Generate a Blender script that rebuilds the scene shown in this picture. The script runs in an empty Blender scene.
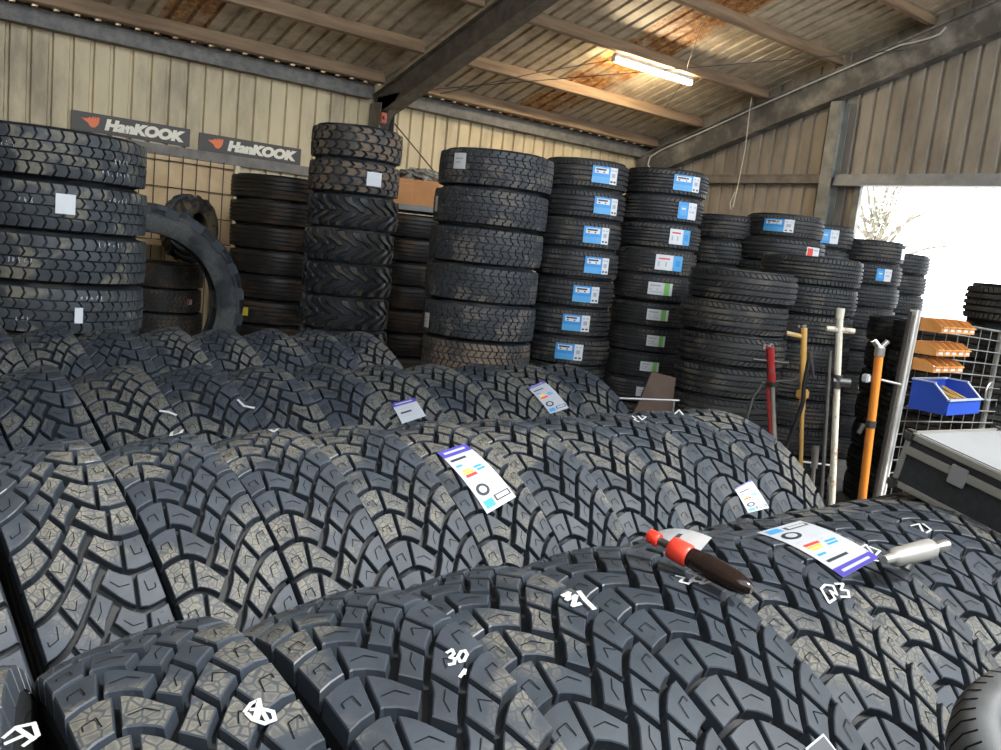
import bpy, bmesh, math, random
from mathutils import Vector, Matrix
rnd = random.Random(7)
PI = math.pi
S = bpy.context.scene
C = S.collection
CAMZ = 1.60
# ---------------------------------------------------------------- camera
FPX = 861.0; CX = 500.5; CY = 375.0
A_ = Vector((0.78730729, 0.00644453, -0.61652713))
B_ = Vector((-0.6078887, 0.1752353, -0.77444426))
C_ = Vector((0.10304638, 0.98450549, 0.14188159))
RM = Matrix((A_, B_, C_))
def ray(x, y): return RM @ Vector(((x-CX)/FPX, -(y-CY)/FPX, -1.0))
def on_y(px, py, Y): r = ray(px, py); r = r*(Y/r.y); r.z += CAMZ; return r
def on_x(px, py, X): r = ray(px, py); r = r*(X/r.x); r.z += CAMZ; return r
def on_z(px, py, Z): r = ray(px, py); r = r*((Z-CAMZ)/r.z); r.z += CAMZ; return r
def on_d(px, py, D): r = ray(px, py); r = r*(D/math.hypot(r.x, r.y)); r.z += CAMZ; return r
cam = bpy.data.cameras.new('camera'); cam.sensor_width = 36; cam.lens = FPX/1001*36
cam.clip_start = 0.02; cam.clip_end = 500
co = bpy.data.objects.new('camera', cam); C.objects.link(co)
co.matrix_world = Matrix.Translation((0, 0, CAMZ)) @ RM.to_4x4()
S.camera = co

# ---------------------------------------------------------------- materials
def mat(name, col, rough=.6, metal=0, spec=.5, emit=None, estr=0):
    m = bpy.data.materials.new(name); m.use_nodes = True
    b = m.node_tree.nodes['Principled BSDF']
    b.inputs['Base Color'].default_value = (*col, 1); b.inputs['Roughness'].default_value = rough
    b.inputs['Metallic'].default_value = metal; b.inputs['Specular IOR Level'].default_value = spec
    if emit: b.inputs['Emission Color'].default_value = (*emit, 1); b.inputs['Emission Strength'].default_value = estr
    return m
def N(m, t, **kw):
    n = m.node_tree.nodes.new(t)
    for k, v in kw.items():
        if k in n.inputs.keys(): n.inputs[k].default_value = v
        else: setattr(n, k, v)
    return n
def L(m, a, b): m.node_tree.links.new(a, b)
def ramp(m, fac, stops):
    r = N(m, 'ShaderNodeValToRGB'); L(m, fac, r.inputs['Fac'])
    e = r.color_ramp.elements
    while len(e) < len(stops): e.new(.5)
    for i, (p, c) in enumerate(stops): e[i].position = p; e[i].color = (*c, 1) if len(c) == 3 else c
    return r
def mixc(m, fac, a, b):
    n = N(m, 'ShaderNodeMix', data_type='RGBA')
    if fac is not None: L(m, fac, n.inputs[0])
    for v, i in ((a, 6), (b, 7)):
        if isinstance(v, tuple): n.inputs[i].default_value = (*v, 1)
        else: L(m, v, n.inputs[i])
    return n.outputs[2]
def coords(m, rand=True, sc=(1, 1, 1)):
    tc = N(m, 'ShaderNodeTexCoord'); mp = N(m, 'ShaderNodeMapping'); mp.inputs['Scale'].default_value = sc
    if rand:
        oi = N(m, 'ShaderNodeObjectInfo'); mu = N(m, 'ShaderNodeMath', operation='MULTIPLY'); mu.inputs[1].default_value = 37
        L(m, oi.outputs['Random'], mu.inputs[0])
        cb = N(m, 'ShaderNodeCombineXYZ')
        for k in range(3): L(m, mu.outputs[0], cb.inputs[k])
        L(m, cb.outputs[0], mp.inputs['Location'])
    L(m, tc.outputs['Object'], mp.inputs['Vector'])
    return mp.outputs[0]
def bsdf(m): return m.node_tree.nodes['Principled BSDF']
def noise(m, vec, scale, detail=4, rough=.6):
    n = N(m, 'ShaderNodeTexNoise'); n.inputs['Scale'].default_value = scale
    n.inputs['Detail'].default_value = detail; n.inputs['Roughness'].default_value = rough
    L(m, vec, n.inputs['Vector']); return n.outputs['Fac']
def bump(m, h, strength=.3, dist=.01):
    b = N(m, 'ShaderNodeBump'); b.inputs['Strength'].default_value = strength; b.inputs['Distance'].default_value = dist
    L(m, h, b.inputs['Height']); L(m, b.outputs[0], bsdf(m).inputs['Normal'])

def noisy(name, c1, c2, scale=6, rough=.6, metal=0, lo=.35, hi=.65, bmp=0, rand=True, sc=(1, 1, 1), spec=.5):
    m = mat(name, c1, rough, metal, spec); v = coords(m, rand, sc)
    f = noise(m, v, scale); r = ramp(m, f, [(lo, c1), (hi, c2)])
    L(m, r.outputs[0], bsdf(m).inputs['Base Color'])
    if bmp: bump(m, f, bmp, .01)
    return m

def rubber(name, base, dust, amount, pebble=True, rough=.5, dscale=3.0):
    """rubber with dusty pebble-shaped mould marks; amount = share of surface marked"""
    m = mat(name, base, rough, 0, .28); v = coords(m)
    f1 = noise(m, v, dscale, 3, .5)
    mask = ramp(m, f1, [(.60-amount*.22, (0, 0, 0)), (.67-amount*.22, (1, 1, 1))]).outputs[0]
    f2 = noise(m, v, 45, 4, .7)
    if pebble:
        vo = N(m, 'ShaderNodeTexVoronoi', feature='DISTANCE_TO_EDGE'); vo.inputs['Scale'].default_value = 62
        L(m, v, vo.inputs['Vector'])
        pe = ramp(m, vo.outputs['Distance'], [(.0, (.12, .12, .12)), (.05, (.2, .2, .2)), (.13, (1, 1, 1)), (.26, (.6, .6, .6)), (.5, (.45, .45, .45))]).outputs[0]
        mu = N(m, 'ShaderNodeMath', operation='MULTIPLY'); L(m, mask, mu.inputs[0]); L(m, pe, mu.inputs[1]); mk = mu.outputs[0]
    else: mk = mask
    g = ramp(m, f2, [(.3, (.35, .35, .35)), (.65, (1, 1, 1))]).outputs[0]
    mu2 = N(m, 'ShaderNodeMath', operation='MULTIPLY'); L(m, mk, mu2.inputs[0]); L(m, g, mu2.inputs[1])
    mu3 = N(m, 'ShaderNodeMath', operation='MULTIPLY'); L(m, mu2.outputs[0], mu3.inputs[0]); mu3.inputs[1].default_value = .78
    f3 = noise(m, v, 9, 4, .6)
    bc = ramp(m, f3, [(.35, tuple(x*.8 for x in base)), (.7, tuple(x*1.35 for x in base))]).outputs[0]
    L(m, mixc(m, mu3.outputs[0], bc, dust), bsdf(m).inputs['Base Color'])
    rr = N(m, 'ShaderNodeMapRange'); rr.inputs[3].default_value = rough; rr.inputs[4].default_value = .85
    L(m, mu3.outputs[0], rr.inputs[0]); L(m, rr.outputs[0], bsdf(m).inputs['Roughness'])
    bump(m, f2, .12, .004)
    return m
RUB = rubber('drive_rubber', (.030, .037, .048), (.215, .195, .145), .60, True, .58, 4.0)
RUB_F = rubber('drive_rubber_front', (.030, .037, .048), (.20, .185, .145), .42, True, .58, 4.0)
RUB_CLEAN = rubber('drive_rubber_clean', (.028, .036, .047), (.20, .18, .14), .02, True, .56)
CAS = rubber('casing_rubber', (.020, .023, .027), (.10, .09, .075), .25, False, .6)
CAS_D = mat('groove_shade_rubber', (.011, .012, .014), .6, 0, .3)  # extra dark rubber: the shade inside the grooves is put into the colour
WALLR = mat('groove_rubber', (.032, .040, .052), .42, 0, .45)
SIPE = mat('sipe_dark', (.006, .007, .008), .9, 0, .1)
RUB_L = rubber('regional_rubber', (.040, .046, .052), (.22, .20, .15), .3, False, .45, 5)
RUB_DK = rubber('lug_rubber', (.022, .022, .022), (.12, .09, .06), .35, False, .38, 5)
RUB_BR = rubber('brown_block_rubber', (.055, .048, .042), (.20, .14, .09), .6, False, .5, 5)
RUB_AT = rubber('allterrain_rubber', (.034, .036, .040), (.15, .13, .11), .35, False, .5, 6)
RUB_CAR = rubber('car_rubber', (.036, .036, .037), (.12, .105, .085), .30, False, .5, 5)
RUB_RIB = rubber('rib_rubber', (.020, .017, .015), (.10, .06, .035), .4, False, .42, 4)
RUB_AG = rubber('tractor_rubber', (.032, .037, .040), (.13, .13, .125), .5, False, .6, 3)
RUB_AG2 = rubber('tractor_lug_rubber', (.040, .036, .030), (.22, .17, .10), .6, False, .6, 5)
WHITE = mat('sticker_white', (.60, .62, .65), .4)
WHITE2 = mat('chalk_white', (.42, .44, .46), .8)
BLUE = mat('sticker_blue', (.03, .25, .60), .35)
CYAN = mat('sticker_light_blue', (.08, .32, .62), .35)
PURP = mat('sticker_purple', (.06, .05, .30), .4)
INK = mat('sticker_ink', (.02, .025, .035), .5)
GREEN = mat('sticker_green', (.20, .50, .12), .4)
REDM = mat('sticker_red', (.65, .05, .03), .4)
ORNG = mat('sticker_orange', (.85, .35, .05), .4)
YELL = mat('sticker_yellow', (.85, .65, .08), .4)
GREY = mat('sticker_grey', (.35, .36, .38), .4)

# ---------------------------------------------------------------- object helpers
def tagp(o, label=None, cat=None, group=None, kind=None):
    if label: o['label'] = label
    if cat: o['category'] = cat
    if group: o['group'] = group
    if kind: o['kind'] = kind
    return o
def link(name, me, parent=None, m=None):
    o = bpy.data.objects.new(name, me); C.objects.link(o)
    if m is not None:
        for x in (m if isinstance(m, (list, tuple)) else [m]): me.materials.append(x)
    if parent: o.parent = parent
    return o
def empty(name, loc, label, cat, group=None, rot=(0, 0, 0)):
    o = bpy.data.objects.new(name, None); C.objects.link(o); o.location = loc; o.rotation_euler = rot
    o.empty_display_size = .05
    return tagp(o, label, cat, group)
class MB:
    def __init__(s): s.v = []; s.f = []; s.mi = []; s.sm = []
    def add(s, vs, fs, mi=0, smooth=False):
        b = len(s.v); s.v += [tuple(x) for x in vs]
        for f in fs: s.f.append(tuple(b+i for i in f)); s.mi.append(mi); s.sm.append(smooth)
    def box(s, c, d, M=None, mi=0, bev=0):
        x, y, z = d[0]/2, d[1]/2, d[2]/2
        if bev:
            bm = bmesh.new(); bmesh.ops.create_cube(bm, size=1)
            for v in bm.verts: v.co = Vector((v.co.x*d[0], v.co.y*d[1], v.co.z*d[2]))
            bmesh.ops.bevel(bm, geom=bm.edges[:], offset=bev, segments=2, affect='EDGES')
            vs = [v.co.copy() for v in bm.verts]; fs = [[v.index for v in f.verts] for f in bm.faces]; bm.free()
        else:
            vs = [Vector((a, b, e)) for a in (-x, x) for b in (-y, y) for e in (-z, z)]
            fs = [(0, 1, 3, 2), (4, 6, 7, 5), (0, 4, 5, 1), (2, 3, 7, 6), (0, 2, 6, 4), (1, 5, 7, 3)]
        vs = [(M @ v if M else v) + Vector(c) for v in vs]
        s.add(vs, fs, mi)
    def box2(s, a, b, mi=0):
        a = Vector(a); b = Vector(b); s.box((a+b)/2, tuple(abs(q) for q in (b-a)), mi=mi)
    def tube(s, pts, r, n=8, mi=0, cap=True):
        pts = [Vector(p) for p in pts]; rings = []
        rr = r if isinstance(r, (list, tuple)) else [r]*len(pts)
        up = None
        for i, p in enumerate(pts):
            t = (pts[min(i+1, len(pts)-1)]-pts[max(i-1, 0)]).normalized()
            if up is None: up = Vector((0, 0, 1)) if abs(t.z) < .9 else Vector((1, 0, 0))
            a = t.cross(up).normalized(); b = a.cross(t).normalized(); up = b
            rings.append([p+(a*math.cos(2*PI*k/n)+b*math.sin(2*PI*k/n))*rr[i] for k in range(n)])
        vs = [v for R in rings for v in R]; fs = []
        for i in range(len(pts)-1):
            for k in range(n): fs.append((i*n+k, i*n+(k+1) % n, (i+1)*n+(k+1) % n, (i+1)*n+k))
        s.add(vs, fs, mi, True)
        if cap: s.add(vs[:n], [tuple(range(n))][::-1], mi); s.add(vs[-n:], [tuple(range(n))], mi)
    def prism(s, poly, off, mi=0):
        off = Vector(off); n = len(poly); vs = [Vector(p) for p in poly]; vs += [v+off for v in vs]
        s.add(vs, [tuple(range(n)), tuple(range(2*n-1, n-1, -1))]+[(i, i+n, (i+1) % n+n, (i+1) % n) for i in range(n)], mi)
    def mesh(s, name, recalc=True):
        me = bpy.data.meshes.new(name); me.from_pydata(s.v, [], s.f)
        me.polygons.foreach_set('material_index', s.mi); me.polygons.foreach_set('use_smooth', s.sm)
        me.update()
        if recalc:
            bm = bmesh.new(); bm.from_mesh(me); bmesh.ops.recalc_face_normals(bm, faces=bm.faces); bm.to_mesh(me); bm.free()
        if getattr(s, 'radial', False):
            nr = []
            for p in me.polygons:
                for vi in p.vertices:
                    if p.use_smooth:
                        v = me.vertices[vi].co; n = Vector((v.x, v.y, 0)).normalized(); n = (n+Vector((0, 0, v.z*1.2))).normalized(); nr.append(n if n.dot(p.normal) > 0 else p.normal.copy())
                    else: nr.append(p.normal.copy())
            me.polygons.foreach_set('use_smooth', [True]*len(me.polygons)); me.normals_split_custom_set(nr)
        return me
    def obj(s, name, m, parent=None, recalc=True): return link(name, s.mesh(name, recalc), parent, m)
def struct(name, mb, m, recalc=True): o = mb.obj(name, m, None, recalc); o['kind'] = 'structure'; return o

# ---------------------------------------------------------------- tyre builders (axis = local Z, centred)
def cyl(u, s, r, R): t = s/R; return Vector((r*math.cos(t), r*math.sin(t), u))
def lathe(mb, prof, n, mi=0, smooth=True, closed=False):
    k = len(prof); vs = []; fs = []
    for i in range(n):
        t = 2*PI*i/n; c, s_ = math.cos(t), math.sin(t)
        vs += [(r*c, r*s_, u) for u, r in prof]
    for i in range(n):
        j = (i+1) % n
        for q in range(k if closed else k-1):
            w = (q+1) % k; fs.append((i*k+q, i*k+w, j*k+w, j*k+q))
    mb.add(vs, fs, mi, smooth)
def inset(poly, d):
    n = len(poly); area = sum(poly[i][0]*poly[(i+1) % n][1]-poly[(i+1) % n][0]*poly[i][1] for i in range(n))
    sg = 1 if area > 0 else -1; out = []
    for i in range(n):
        p0, p1, p2 = poly[i-1], poly[i], poly[(i+1) % n]
        a = (p1[0]-p0[0], p1[1]-p0[1]); b = (p2[0]-p1[0], p2[1]-p1[1])
        la = math.hypot(*a) or 1; lb = math.hypot(*b) or 1
        na = (-a[1]/la*sg, a[0]/la*sg); nb = (-b[1]/lb*sg, b[0]/lb*sg)
        mx, my = na[0]+nb[0], na[1]+nb[1]; q = mx*mx+my*my
        if q < .3: mx, my, q = na[0], na[1], 1.0; out.append((p1[0]+mx*d, p1[1]+my*d)); continue
        out.append((p1[0]+mx*2*d/q, p1[1]+my*2*d/q))
    return out
def crownf(T, crown): return lambda u: -crown*(abs(u)/T)**3
def block(mb, poly, R, T, depth, bev=.0015, crown=.006, draft=.0, sh=.02):
    cf = crownf(T, crown); n = len(poly)
    top = inset(poly, bev); vs = []
    bot = inset(poly, -draft) if draft else poly
    for (u, s), (u0, s0) in zip(bot, poly):
        if abs(u0) > T-.0015: vs.append(cyl(math.copysign(T+(.004 if sh < .04 else .032), u0), s, R-depth-sh, R))
        else: vs.append(cyl(u, s, R-depth+cf(u)-.002, R))
    vs += [cyl(u, s, R-bev+cf(u), R) for u, s in poly]
    vs += [cyl(u, s, R+cf(u), R) for u, s in top]
    fs = []
    for q in (0, 1):
        for i in range(n): j = (i+1) % n; fs.append((q*n+i, q*n+j, (q+1)*n+j, (q+1)*n+i))
    mb.add(vs, fs, 2)
    b0 = len(mb.v)-3*n; mb.f.append(tuple(b0+i for i in range(2*n, 3*n))); mb.mi.append(0); mb.sm.append(True); mb.radial = True
def strip(mb, pts, w, R, T, crown, h=.0004, mi=1):
    """thin dark cut line along pts on the tread top"""
    cf = crownf(T, crown)
    for (u0, s0), (u1, s1) in zip(pts, pts[1:]):
        du, ds = u1-u0, s1-s0; l = math.hypot(du, ds) or 1; nx, ny = -ds/l*w/2, du/l*w/2
        q = [(u0+nx, s0+ny), (u1+nx, s1+ny), (u1-nx, s1-ny), (u0-nx, s0-ny)]
        mb.add([cyl(u, s, R+h+cf(u), R) for u, s in q], [(0, 1, 2, 3)], mi)
def casing(R, W, T, rim, depth, n=72, bulge=True):
    mb = MB(); H = R-rim; w = W/2; rb = R-depth
    half = [(0, rb), (T*.6, rb-.001), (T*.97, rb-.008), (T+.002, rb-.022), (min(w, T+.01), R-.25*H), (w, R-.42*H), (w, R-.52*H), (w-.004, R-.66*H),
            (w-.016, R-.80*H), (w-.026, R-.90*H), (w-.030, R-.97*H), (w-.040, rim), (w-.052, rim+.004), (w-.050, rim+.03), (w-.030, R-.6*H), (w-.028, R-.4*H), (T-.012, rb-.045), (0, rb-.03)]
    prof = half+[(-u, r) for u, r in reversed(half[1:-1])]
    lathe(mb, prof, n, 0, True, True)
    # raised mould rings on the sidewall
    for sg in (1, -1):
        for fr, ww in ((.30, .0015), (.86, .0015)):
            r0 = R-fr*H; uu = sg*(w-.001 if fr < .5 else w-.019)
            lathe(mb, [(uu-sg*.004, r0+.006), (uu+sg*ww, r0+.003), (uu+sg*ww, r0-.003), (uu-sg*.004, r0-.006)], n, 0, True)
    return mb.mesh('casing')
KIND = {}
def kind(key, R, W, T, rim, depth, tread_mb, mt, mc=None, n=72, mw=None):
    tm = tread_mb.mesh('tread'); tm.materials.append(mt); tm.materials.append(SIPE); tm.materials.append(mw or WALLR)
    cm = casing(R, W, T, rim, depth, n); cm.materials.append(mc or CAS)
    KIND[key] = dict(R=R, W=W, T=T, tread=tm, casing=cm)

def drive_tread(R, T, n=42):
    P = 2*PI*R/n; k = T/1.6; mb = MB(); dep = .024; cr = .012
    CR = [(1.6, 0.0), (1.35, -.05), (1.1, -.16), (.85, -.34), (.6, -.58), (.35, -.86), (.12, -1.14), (-.05, -1.36)]
    CL = [(1.6, .0), (1.35, .05), (1.1, .07), (.9, .03), (.7, -.10), (.55, -.24), (.40, -.42)]
    def F(c, u):
        for (u1, s1), (u0, s0) in zip(c, c[1:]):
            if u0-1e-9 <= u <= u1+1e-9: return s0+(s1-s0)*(u-u0)/(u1-u0)
        return c[-1][1] if u < c[-1][0] else c[0][1]
    def G(c, u, w): e = .03; return w/2*math.sqrt(1+((F(c, u+e)-F(c, u-e))/(2*e))**2)
    w = .15; h = .050; z = .06
    def side(c, ua, ub, ws=w, lo=True):   # points along the groove edge from ua to ub
        us = [ua]+[q for q, _ in (c if ub < ua else c[::-1]) if min(ua, ub)+.05 < q < max(ua, ub)-.05]+[ub]
        return [(u, F(c, u)+G(c, u, ws) if lo else 1+F(c, u)-G(c, u, ws)) for u in us]
    for i in range(n):
        def out(p, sd, of): return [(sd*u*k, -(s+of)*P) for u, s in p]
        # swept side
        block(mb, out(side(CR, .97+h, 1.6)+side(CR, 1.6, .74+h, lo=False), 1, i), R, T, dep, .0018, cr, .0015)
        block(mb, out(side(CR, .42+h, .97-h)+side(CR, .74-h, .20+h, lo=False), 1, i), R, T, dep, .0018, cr, .0015)
        inner = side(CR, .42-h, -.05+z)+[(-.40+z*1.6, -.86)]+[(-.05+z, 1-1.36-G(CR, .0, w)*1.1)]
        inner = [(-.05+z, -1.36+G(CR, 0, w)+.05), ]+side(CR, .12, .42-h)+side(CR, .20-h, .0, lo=False)[:1]+[(-.05+z, -.36-.14), (-.40+z*1.8, -.86)]
        block(mb, out(inner, 1, i), R, T, dep, .0018, cr, .0015)
        # short side, shifted so its grooves meet the zigzag corners: E_l+off = -.86
        ol = i-.44
        block(mb, out(side(CL, 1.02+h, 1.6)+side(CL, 1.6, .84+h, lo=False), -1, ol), R, T, dep, .0018, cr, .0015)
        md = side(CL, .42+z*.5, 1.02-h)+side(CL, .84-h, .42+z*.5, lo=False)+[(.05+z*1.7, .08)]
        block(mb, out(md, -1, ol), R, T, dep, .0018, cr, .0015)
        for sd, of, pl in ((1, i, [(1.15, .22), (1.20, .52), (1.44, .60), (1.45, .48)]), (1, i, [(.84, -.10), (.62, .04), (.52, -.18)]), (1, i, [(.22, -.55), (.06, -.72), (.02, -.95)]),
                           (-1, ol, [(1.2, .35), (1.22, .62), (1.44, .60), (1.45, .48)]), (-1, ol, [(.82, .32), (.55, .30), (.38, .10)])):
            strip(mb, out(pl, sd, of), .0016, R, T, cr)
        cf = crownf(T, cr)
        if i % 2 == 0:
            for (hu, hs) in ((1.5, .12), (.9, .05), (-1.4, -.2)):
                u, s_ = hu*k, -(hs+i)*P; a = cyl(u, s_, R+cf(u)-.001, R); b = cyl(u+.002, s_+.001, R+cf(u)+.006, R)
                mb.tube([a, b], [.0007, .0004], 3, 0, False)
    return mb
kind('drive', .535, .236, .113, .300, .024, drive_tread(.535, .113), RUB, CAS_D, n=96)
def clone(key, new, mt, mc=None):
    d = dict(KIND[key]); tm = d['tread'].copy(); tm.materials[0] = mt; d['tread'] = tm
    if mc: cm = d['casing'].copy(); cm.materials[0] = mc; d['casing'] = cm
    KIND[new] = d
clone('drive', 'drive_clean', RUB_CLEAN); clone('drive', 'drive_front', RUB_F)

def cells(mb, R, T, cols, n, depth, shape, gap_s=.12, bev=.002, crown=.006):
    """cols: list of (u0,u1,phase); shape(u0,u1,g) gives polygon in (u, pitch) units"""
    P = 2*PI*R/n
    for (u0, u1, ph, *kw) in cols:
        sg = kw[0] if kw else 1
        for i in range(n):
            poly = [(u, (s+i+ph)*P) for u, s in shape(u0, u1, gap_s, sg, i)]
            block(mb, poly, R, T, depth, bev, crown)
def sh_chev(c):
    def f(u0, u1, g, sg, i):
        m = (u0+u1)/2
        return [(u0, g/2), (m, g/2+c*sg), (u1, g/2), (u1, 1-g/2), (m, 1-g/2+c*sg), (u0, 1-g/2)]
    return f
def sh_slant(c):
    def f(u0, u1, g, sg, i): return [(u0, g/2), (u1, g/2+c*sg), (u1, 1-g/2+c*sg), (u0, 1-g/2)]
    return f
def sh_step(c):
    def f(u0, u1, g, sg, i):
        m = (u0+u1)/2
        return [(u0, g/2), (m-.002, g/2), (m+.004, g/2+c*sg), (u1, g/2+c*sg), (u1, 1-g/2+c*sg), (m+.004, 1-g/2+c*sg), (m-.002, 1-g/2), (u0, 1-g/2)]
    return f
def sh_hex(e):
    def f(u0, u1, g, sg, i):
        m = (u0+u1)/2
        return [(u0, .22), (m, g/2), (u1, .22), (u1, .78), (m, 1-g/2), (u0, .78)]
    return f
def band(mb, R, T, u0, u1, depth, n=96, crown=.006, bev=.0015):
    cf = crownf(T, crown)
    lathe(mb, [(u0, R-depth+cf(u0)-.002), (u0, R-bev+cf(u0)), (u0+bev, R+cf(u0+bev)), ((u0+u1)/2, R+cf((u0+u1)/2)), (u1-bev, R+cf(u1-bev)), (u1, R-bev+cf(u1)), (u1, R-depth+cf(u1)-.002)], n, 0, False)
# regional truck tyre with chevron blocks
m_ = MB(); T = .128
cells(m_, .53, T, [(-T, -.062, 0), (.062, T, .5)], 50, .016, sh_chev(.22), .16)
cells(m_, .53, T, [(-.057, -.004, .35), (.004, .057, .85)], 50, .016, sh_chev(.25), .16)
kind('regional', .53, .294, T, .300, .016, m_, RUB_L)
# brown interlocking block tyre
m_ = MB(); T = .115
cells(m_, .375, T, [(-T, -.068, 0), (-.066, -.004, .5), (.004, .066, 0), (.068, T, .5)], 24, .016, sh_chev(.28), .22, .003)
kind('block', .375, .27, T, .21, .016, m_, RUB_BR, n=64)
# wavy lug loader tyre
m_ = MB(); T = .118; n_ = 19; P_ = 2*PI*.375/n_
for i in range(n_):
    for sd in (1, -1):
        o_ = i+(0 if sd > 0 else .5)
        cl = [(T, 0), (T*.75, .05), (T*.5, .35), (T*.28, .85), (T*.02, 1.05)]
        wd = .52
        poly = [(sd*u, (s-wd/2*(1 if q < 4 else .6)+o_)*P_) for q, (u, s) in enumerate(cl)]+[(sd*u, (s+wd/2*(1 if u > .01 else .6)+o_)*P_) for u, s in reversed(cl)]
        block(m_, poly, .375, T, .024, .004, .008)
kind('lug', .375, .27, T, .21, .024, m_, RUB_DK, n=64)
# all-terrain
def mk_at(R, T, W, rim, n, key, mt, c=.3):
    mb = MB(); w5 = 2*T/5
    cols = [(-T+w5*i+(.0 if i == 0 else .002), -T+w5*(i+1)-(.0 if i == 4 else .002), [0, .45, .1, .6, .2][i], [1, -1, 1, -1, 1][i]) for i in range(5)]
    cells(mb, R, T, cols, n, .010, sh_step(c), .16, .0015)
    kind(key, R, W, T, rim, .010, mb, mt, n=64)
mk_at(.39, .105, .243, .215, 44, 'allterrain', RUB_AT)
mk_at(.38, .095, .215, .215, 52, 'winter', RUB_BR, -.3)
# highway car tyres
def mk_hw(R, T, W, rim, key, mt, n=64, sl=.35, inner=3):
    mb = MB(); sh = .028
    cells(mb, R, T, [(-T, -T+sh, 0, 1), (T-sh, T, .4, -1)], n, .011, sh_slant(sl), .14, .001, .010)
    iw = (2*(T-sh)-.010*(inner+1))/inner
    for i in range(inner):
        u0 = -T+sh+.010+i*(iw+.010)
        if i % 2 == 1: cells(mb, R, T, [(u0, u0+iw, .2, 1)], n, .011, sh_slant(sl), .08, .0008, .010)
        else: band(mb, R, T, u0, u0+iw, .011, 72, .010, .001)
    kind(key, R, W, T, rim, .011, mb, mt, n=56, mw=CAS_D)  # dark groove walls paint shade between the ribs
mk_hw(.315, .082, .200, .20, 'highway', RUB_CAR)
mk_hw(.315, .082, .195, .20, 'highway_b', RUB_CAR, 56, -.5, 4)
mk_hw(.35, .088, .203, .22, 'suv', RUB_CAR, 60, .6, 3)
mk_hw(.35, .088, .200, .22, 'suv_b', RUB_CAR, 72, -.2, 4)
# ribbed trailer tyre
m_ = MB(); T = .100
for a, b in ((-T, -.062), (-.054, -.024), (-.016, .016), (.024, .054), (.062, T)): band(m_, .50, T, a, b, .014, 96, .008, .003)
kind('rib', .50, .235, T, .29, .014, m_, RUB_RIB)
# tractor tyre with chevron bars
def mk_ag(R, T, W, rim, key, n, dep, mt, mc):
    mb = MB(); P = 2*PI*R/n
    for i in range(n):
        for sd in (1, -1):
            o_ = i+(0 if sd > 0 else .5); wd = .34
            cl = [(T, 0), (T*.55, .35), (T*.05, .95)]
            poly = [(sd*u, (s-wd/2*(1.25 if q == 0 else .9)+o_)*P) for q, (u, s) in enumerate(cl)]+[(sd*u, (s+wd/2*(1.25 if u == T else .9)+o_)*P) for u, s in reversed(cl)]
            block(mb, poly, R, T, dep, .008, .02, .006, .05)
    kind(key, R, W, T, rim, dep, mb, mt, mc, n=96)
mk_ag(.85, .19, .42, .60, 'tractor', 22, .045, RUB_AG2, RUB_AG)
mk_ag(.335, .12, .27, .16, 'implement', 14, .028, RUB_AG2, RUB_AG2)

OBJN = {'drive': 'truck_tyre', 'drive_clean': 'truck_tyre', 'drive_front': 'truck_tyre', 'regional': 'truck_tyre', 'block': 'loader_tyre', 'lug': 'loader_tyre', 'allterrain': 'all_terrain_tyre', 'winter': 'all_terrain_tyre',
        'highway': 'car_tyre', 'highway_b': 'car_tyre', 'suv': 'car_tyre', 'suv_b': 'car_tyre', 'rib': 'trailer_tyre', 'tractor': 'tractor_tyre', 'implement': 'tractor_tyre'}
def tyre_std(key, x, y, z, label, group=None, yaw=0, phi=None, flip=False, tilt=0):
    """standing tyre, axle along local X, origin at the ground contact"""
    k = KIND[key]; e = empty(OBJN[key], (x, y, z), label, 'tyre', group, (0, tilt, yaw))
    phi = rnd.uniform(0, 6.28) if phi is None else phi
    M = Matrix.Translation((0, 0, k['R'])) @ Matrix.Rotation(-PI/2 if flip else PI/2, 4, 'Y') @ Matrix.Rotation(phi, 4, 'Z')
    for nm in ('tread', 'casing'):
        o = link(nm, k[nm], e); o.matrix_local = M
    return e
def tyre_flat(key, x, y, z, label, group=None, h=None, tilt=(0, 0)):
    """lying tyre, origin at the centre of its lower side"""
    k = KIND[key]; e = empty(OBJN[key], (x, y, z), label, 'tyre', group, (tilt[0], tilt[1], 0))
    ph = rnd.uniform(0, 6.28); sz = (h or k['W'])/k['W']
    M = Matrix.Translation((0, 0, (h or k['W'])/2)) @ Matrix.Diagonal((1, 1, sz*.992, 1)) @ Matrix.Rotation(ph, 4, 'Z')
    for nm in ('tread', 'casing'):
        o = link(nm, k[nm], e); o.matrix_local = M
    return e
def hit(px, py, e, R=.535):
    """ray through a photo pixel meets the tread of tyre e -> (local x, angle)"""
    M = (Matrix.Translation(e.location) @ e.rotation_euler.to_matrix().to_4x4()).inverted()
    o = M @ Vector((0, 0, CAMZ)); r = M.to_3x3() @ ray(px, py); o.z -= R
    a = r.y**2+r.z**2; b = 2*(r.y*o.y+r.z*o.z); c = o.y**2+o.z**2-R*R; q = b*b-4*a*c
    t = (-b-math.sqrt(max(q, 0)))/2/a
    return o.x+t*r.x, math.atan2(o.z+t*r.z, o.y+t*r.y)
ROWY = {1: .97, 2: 2.06, 3: 3.15, 4: 4.33}
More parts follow.
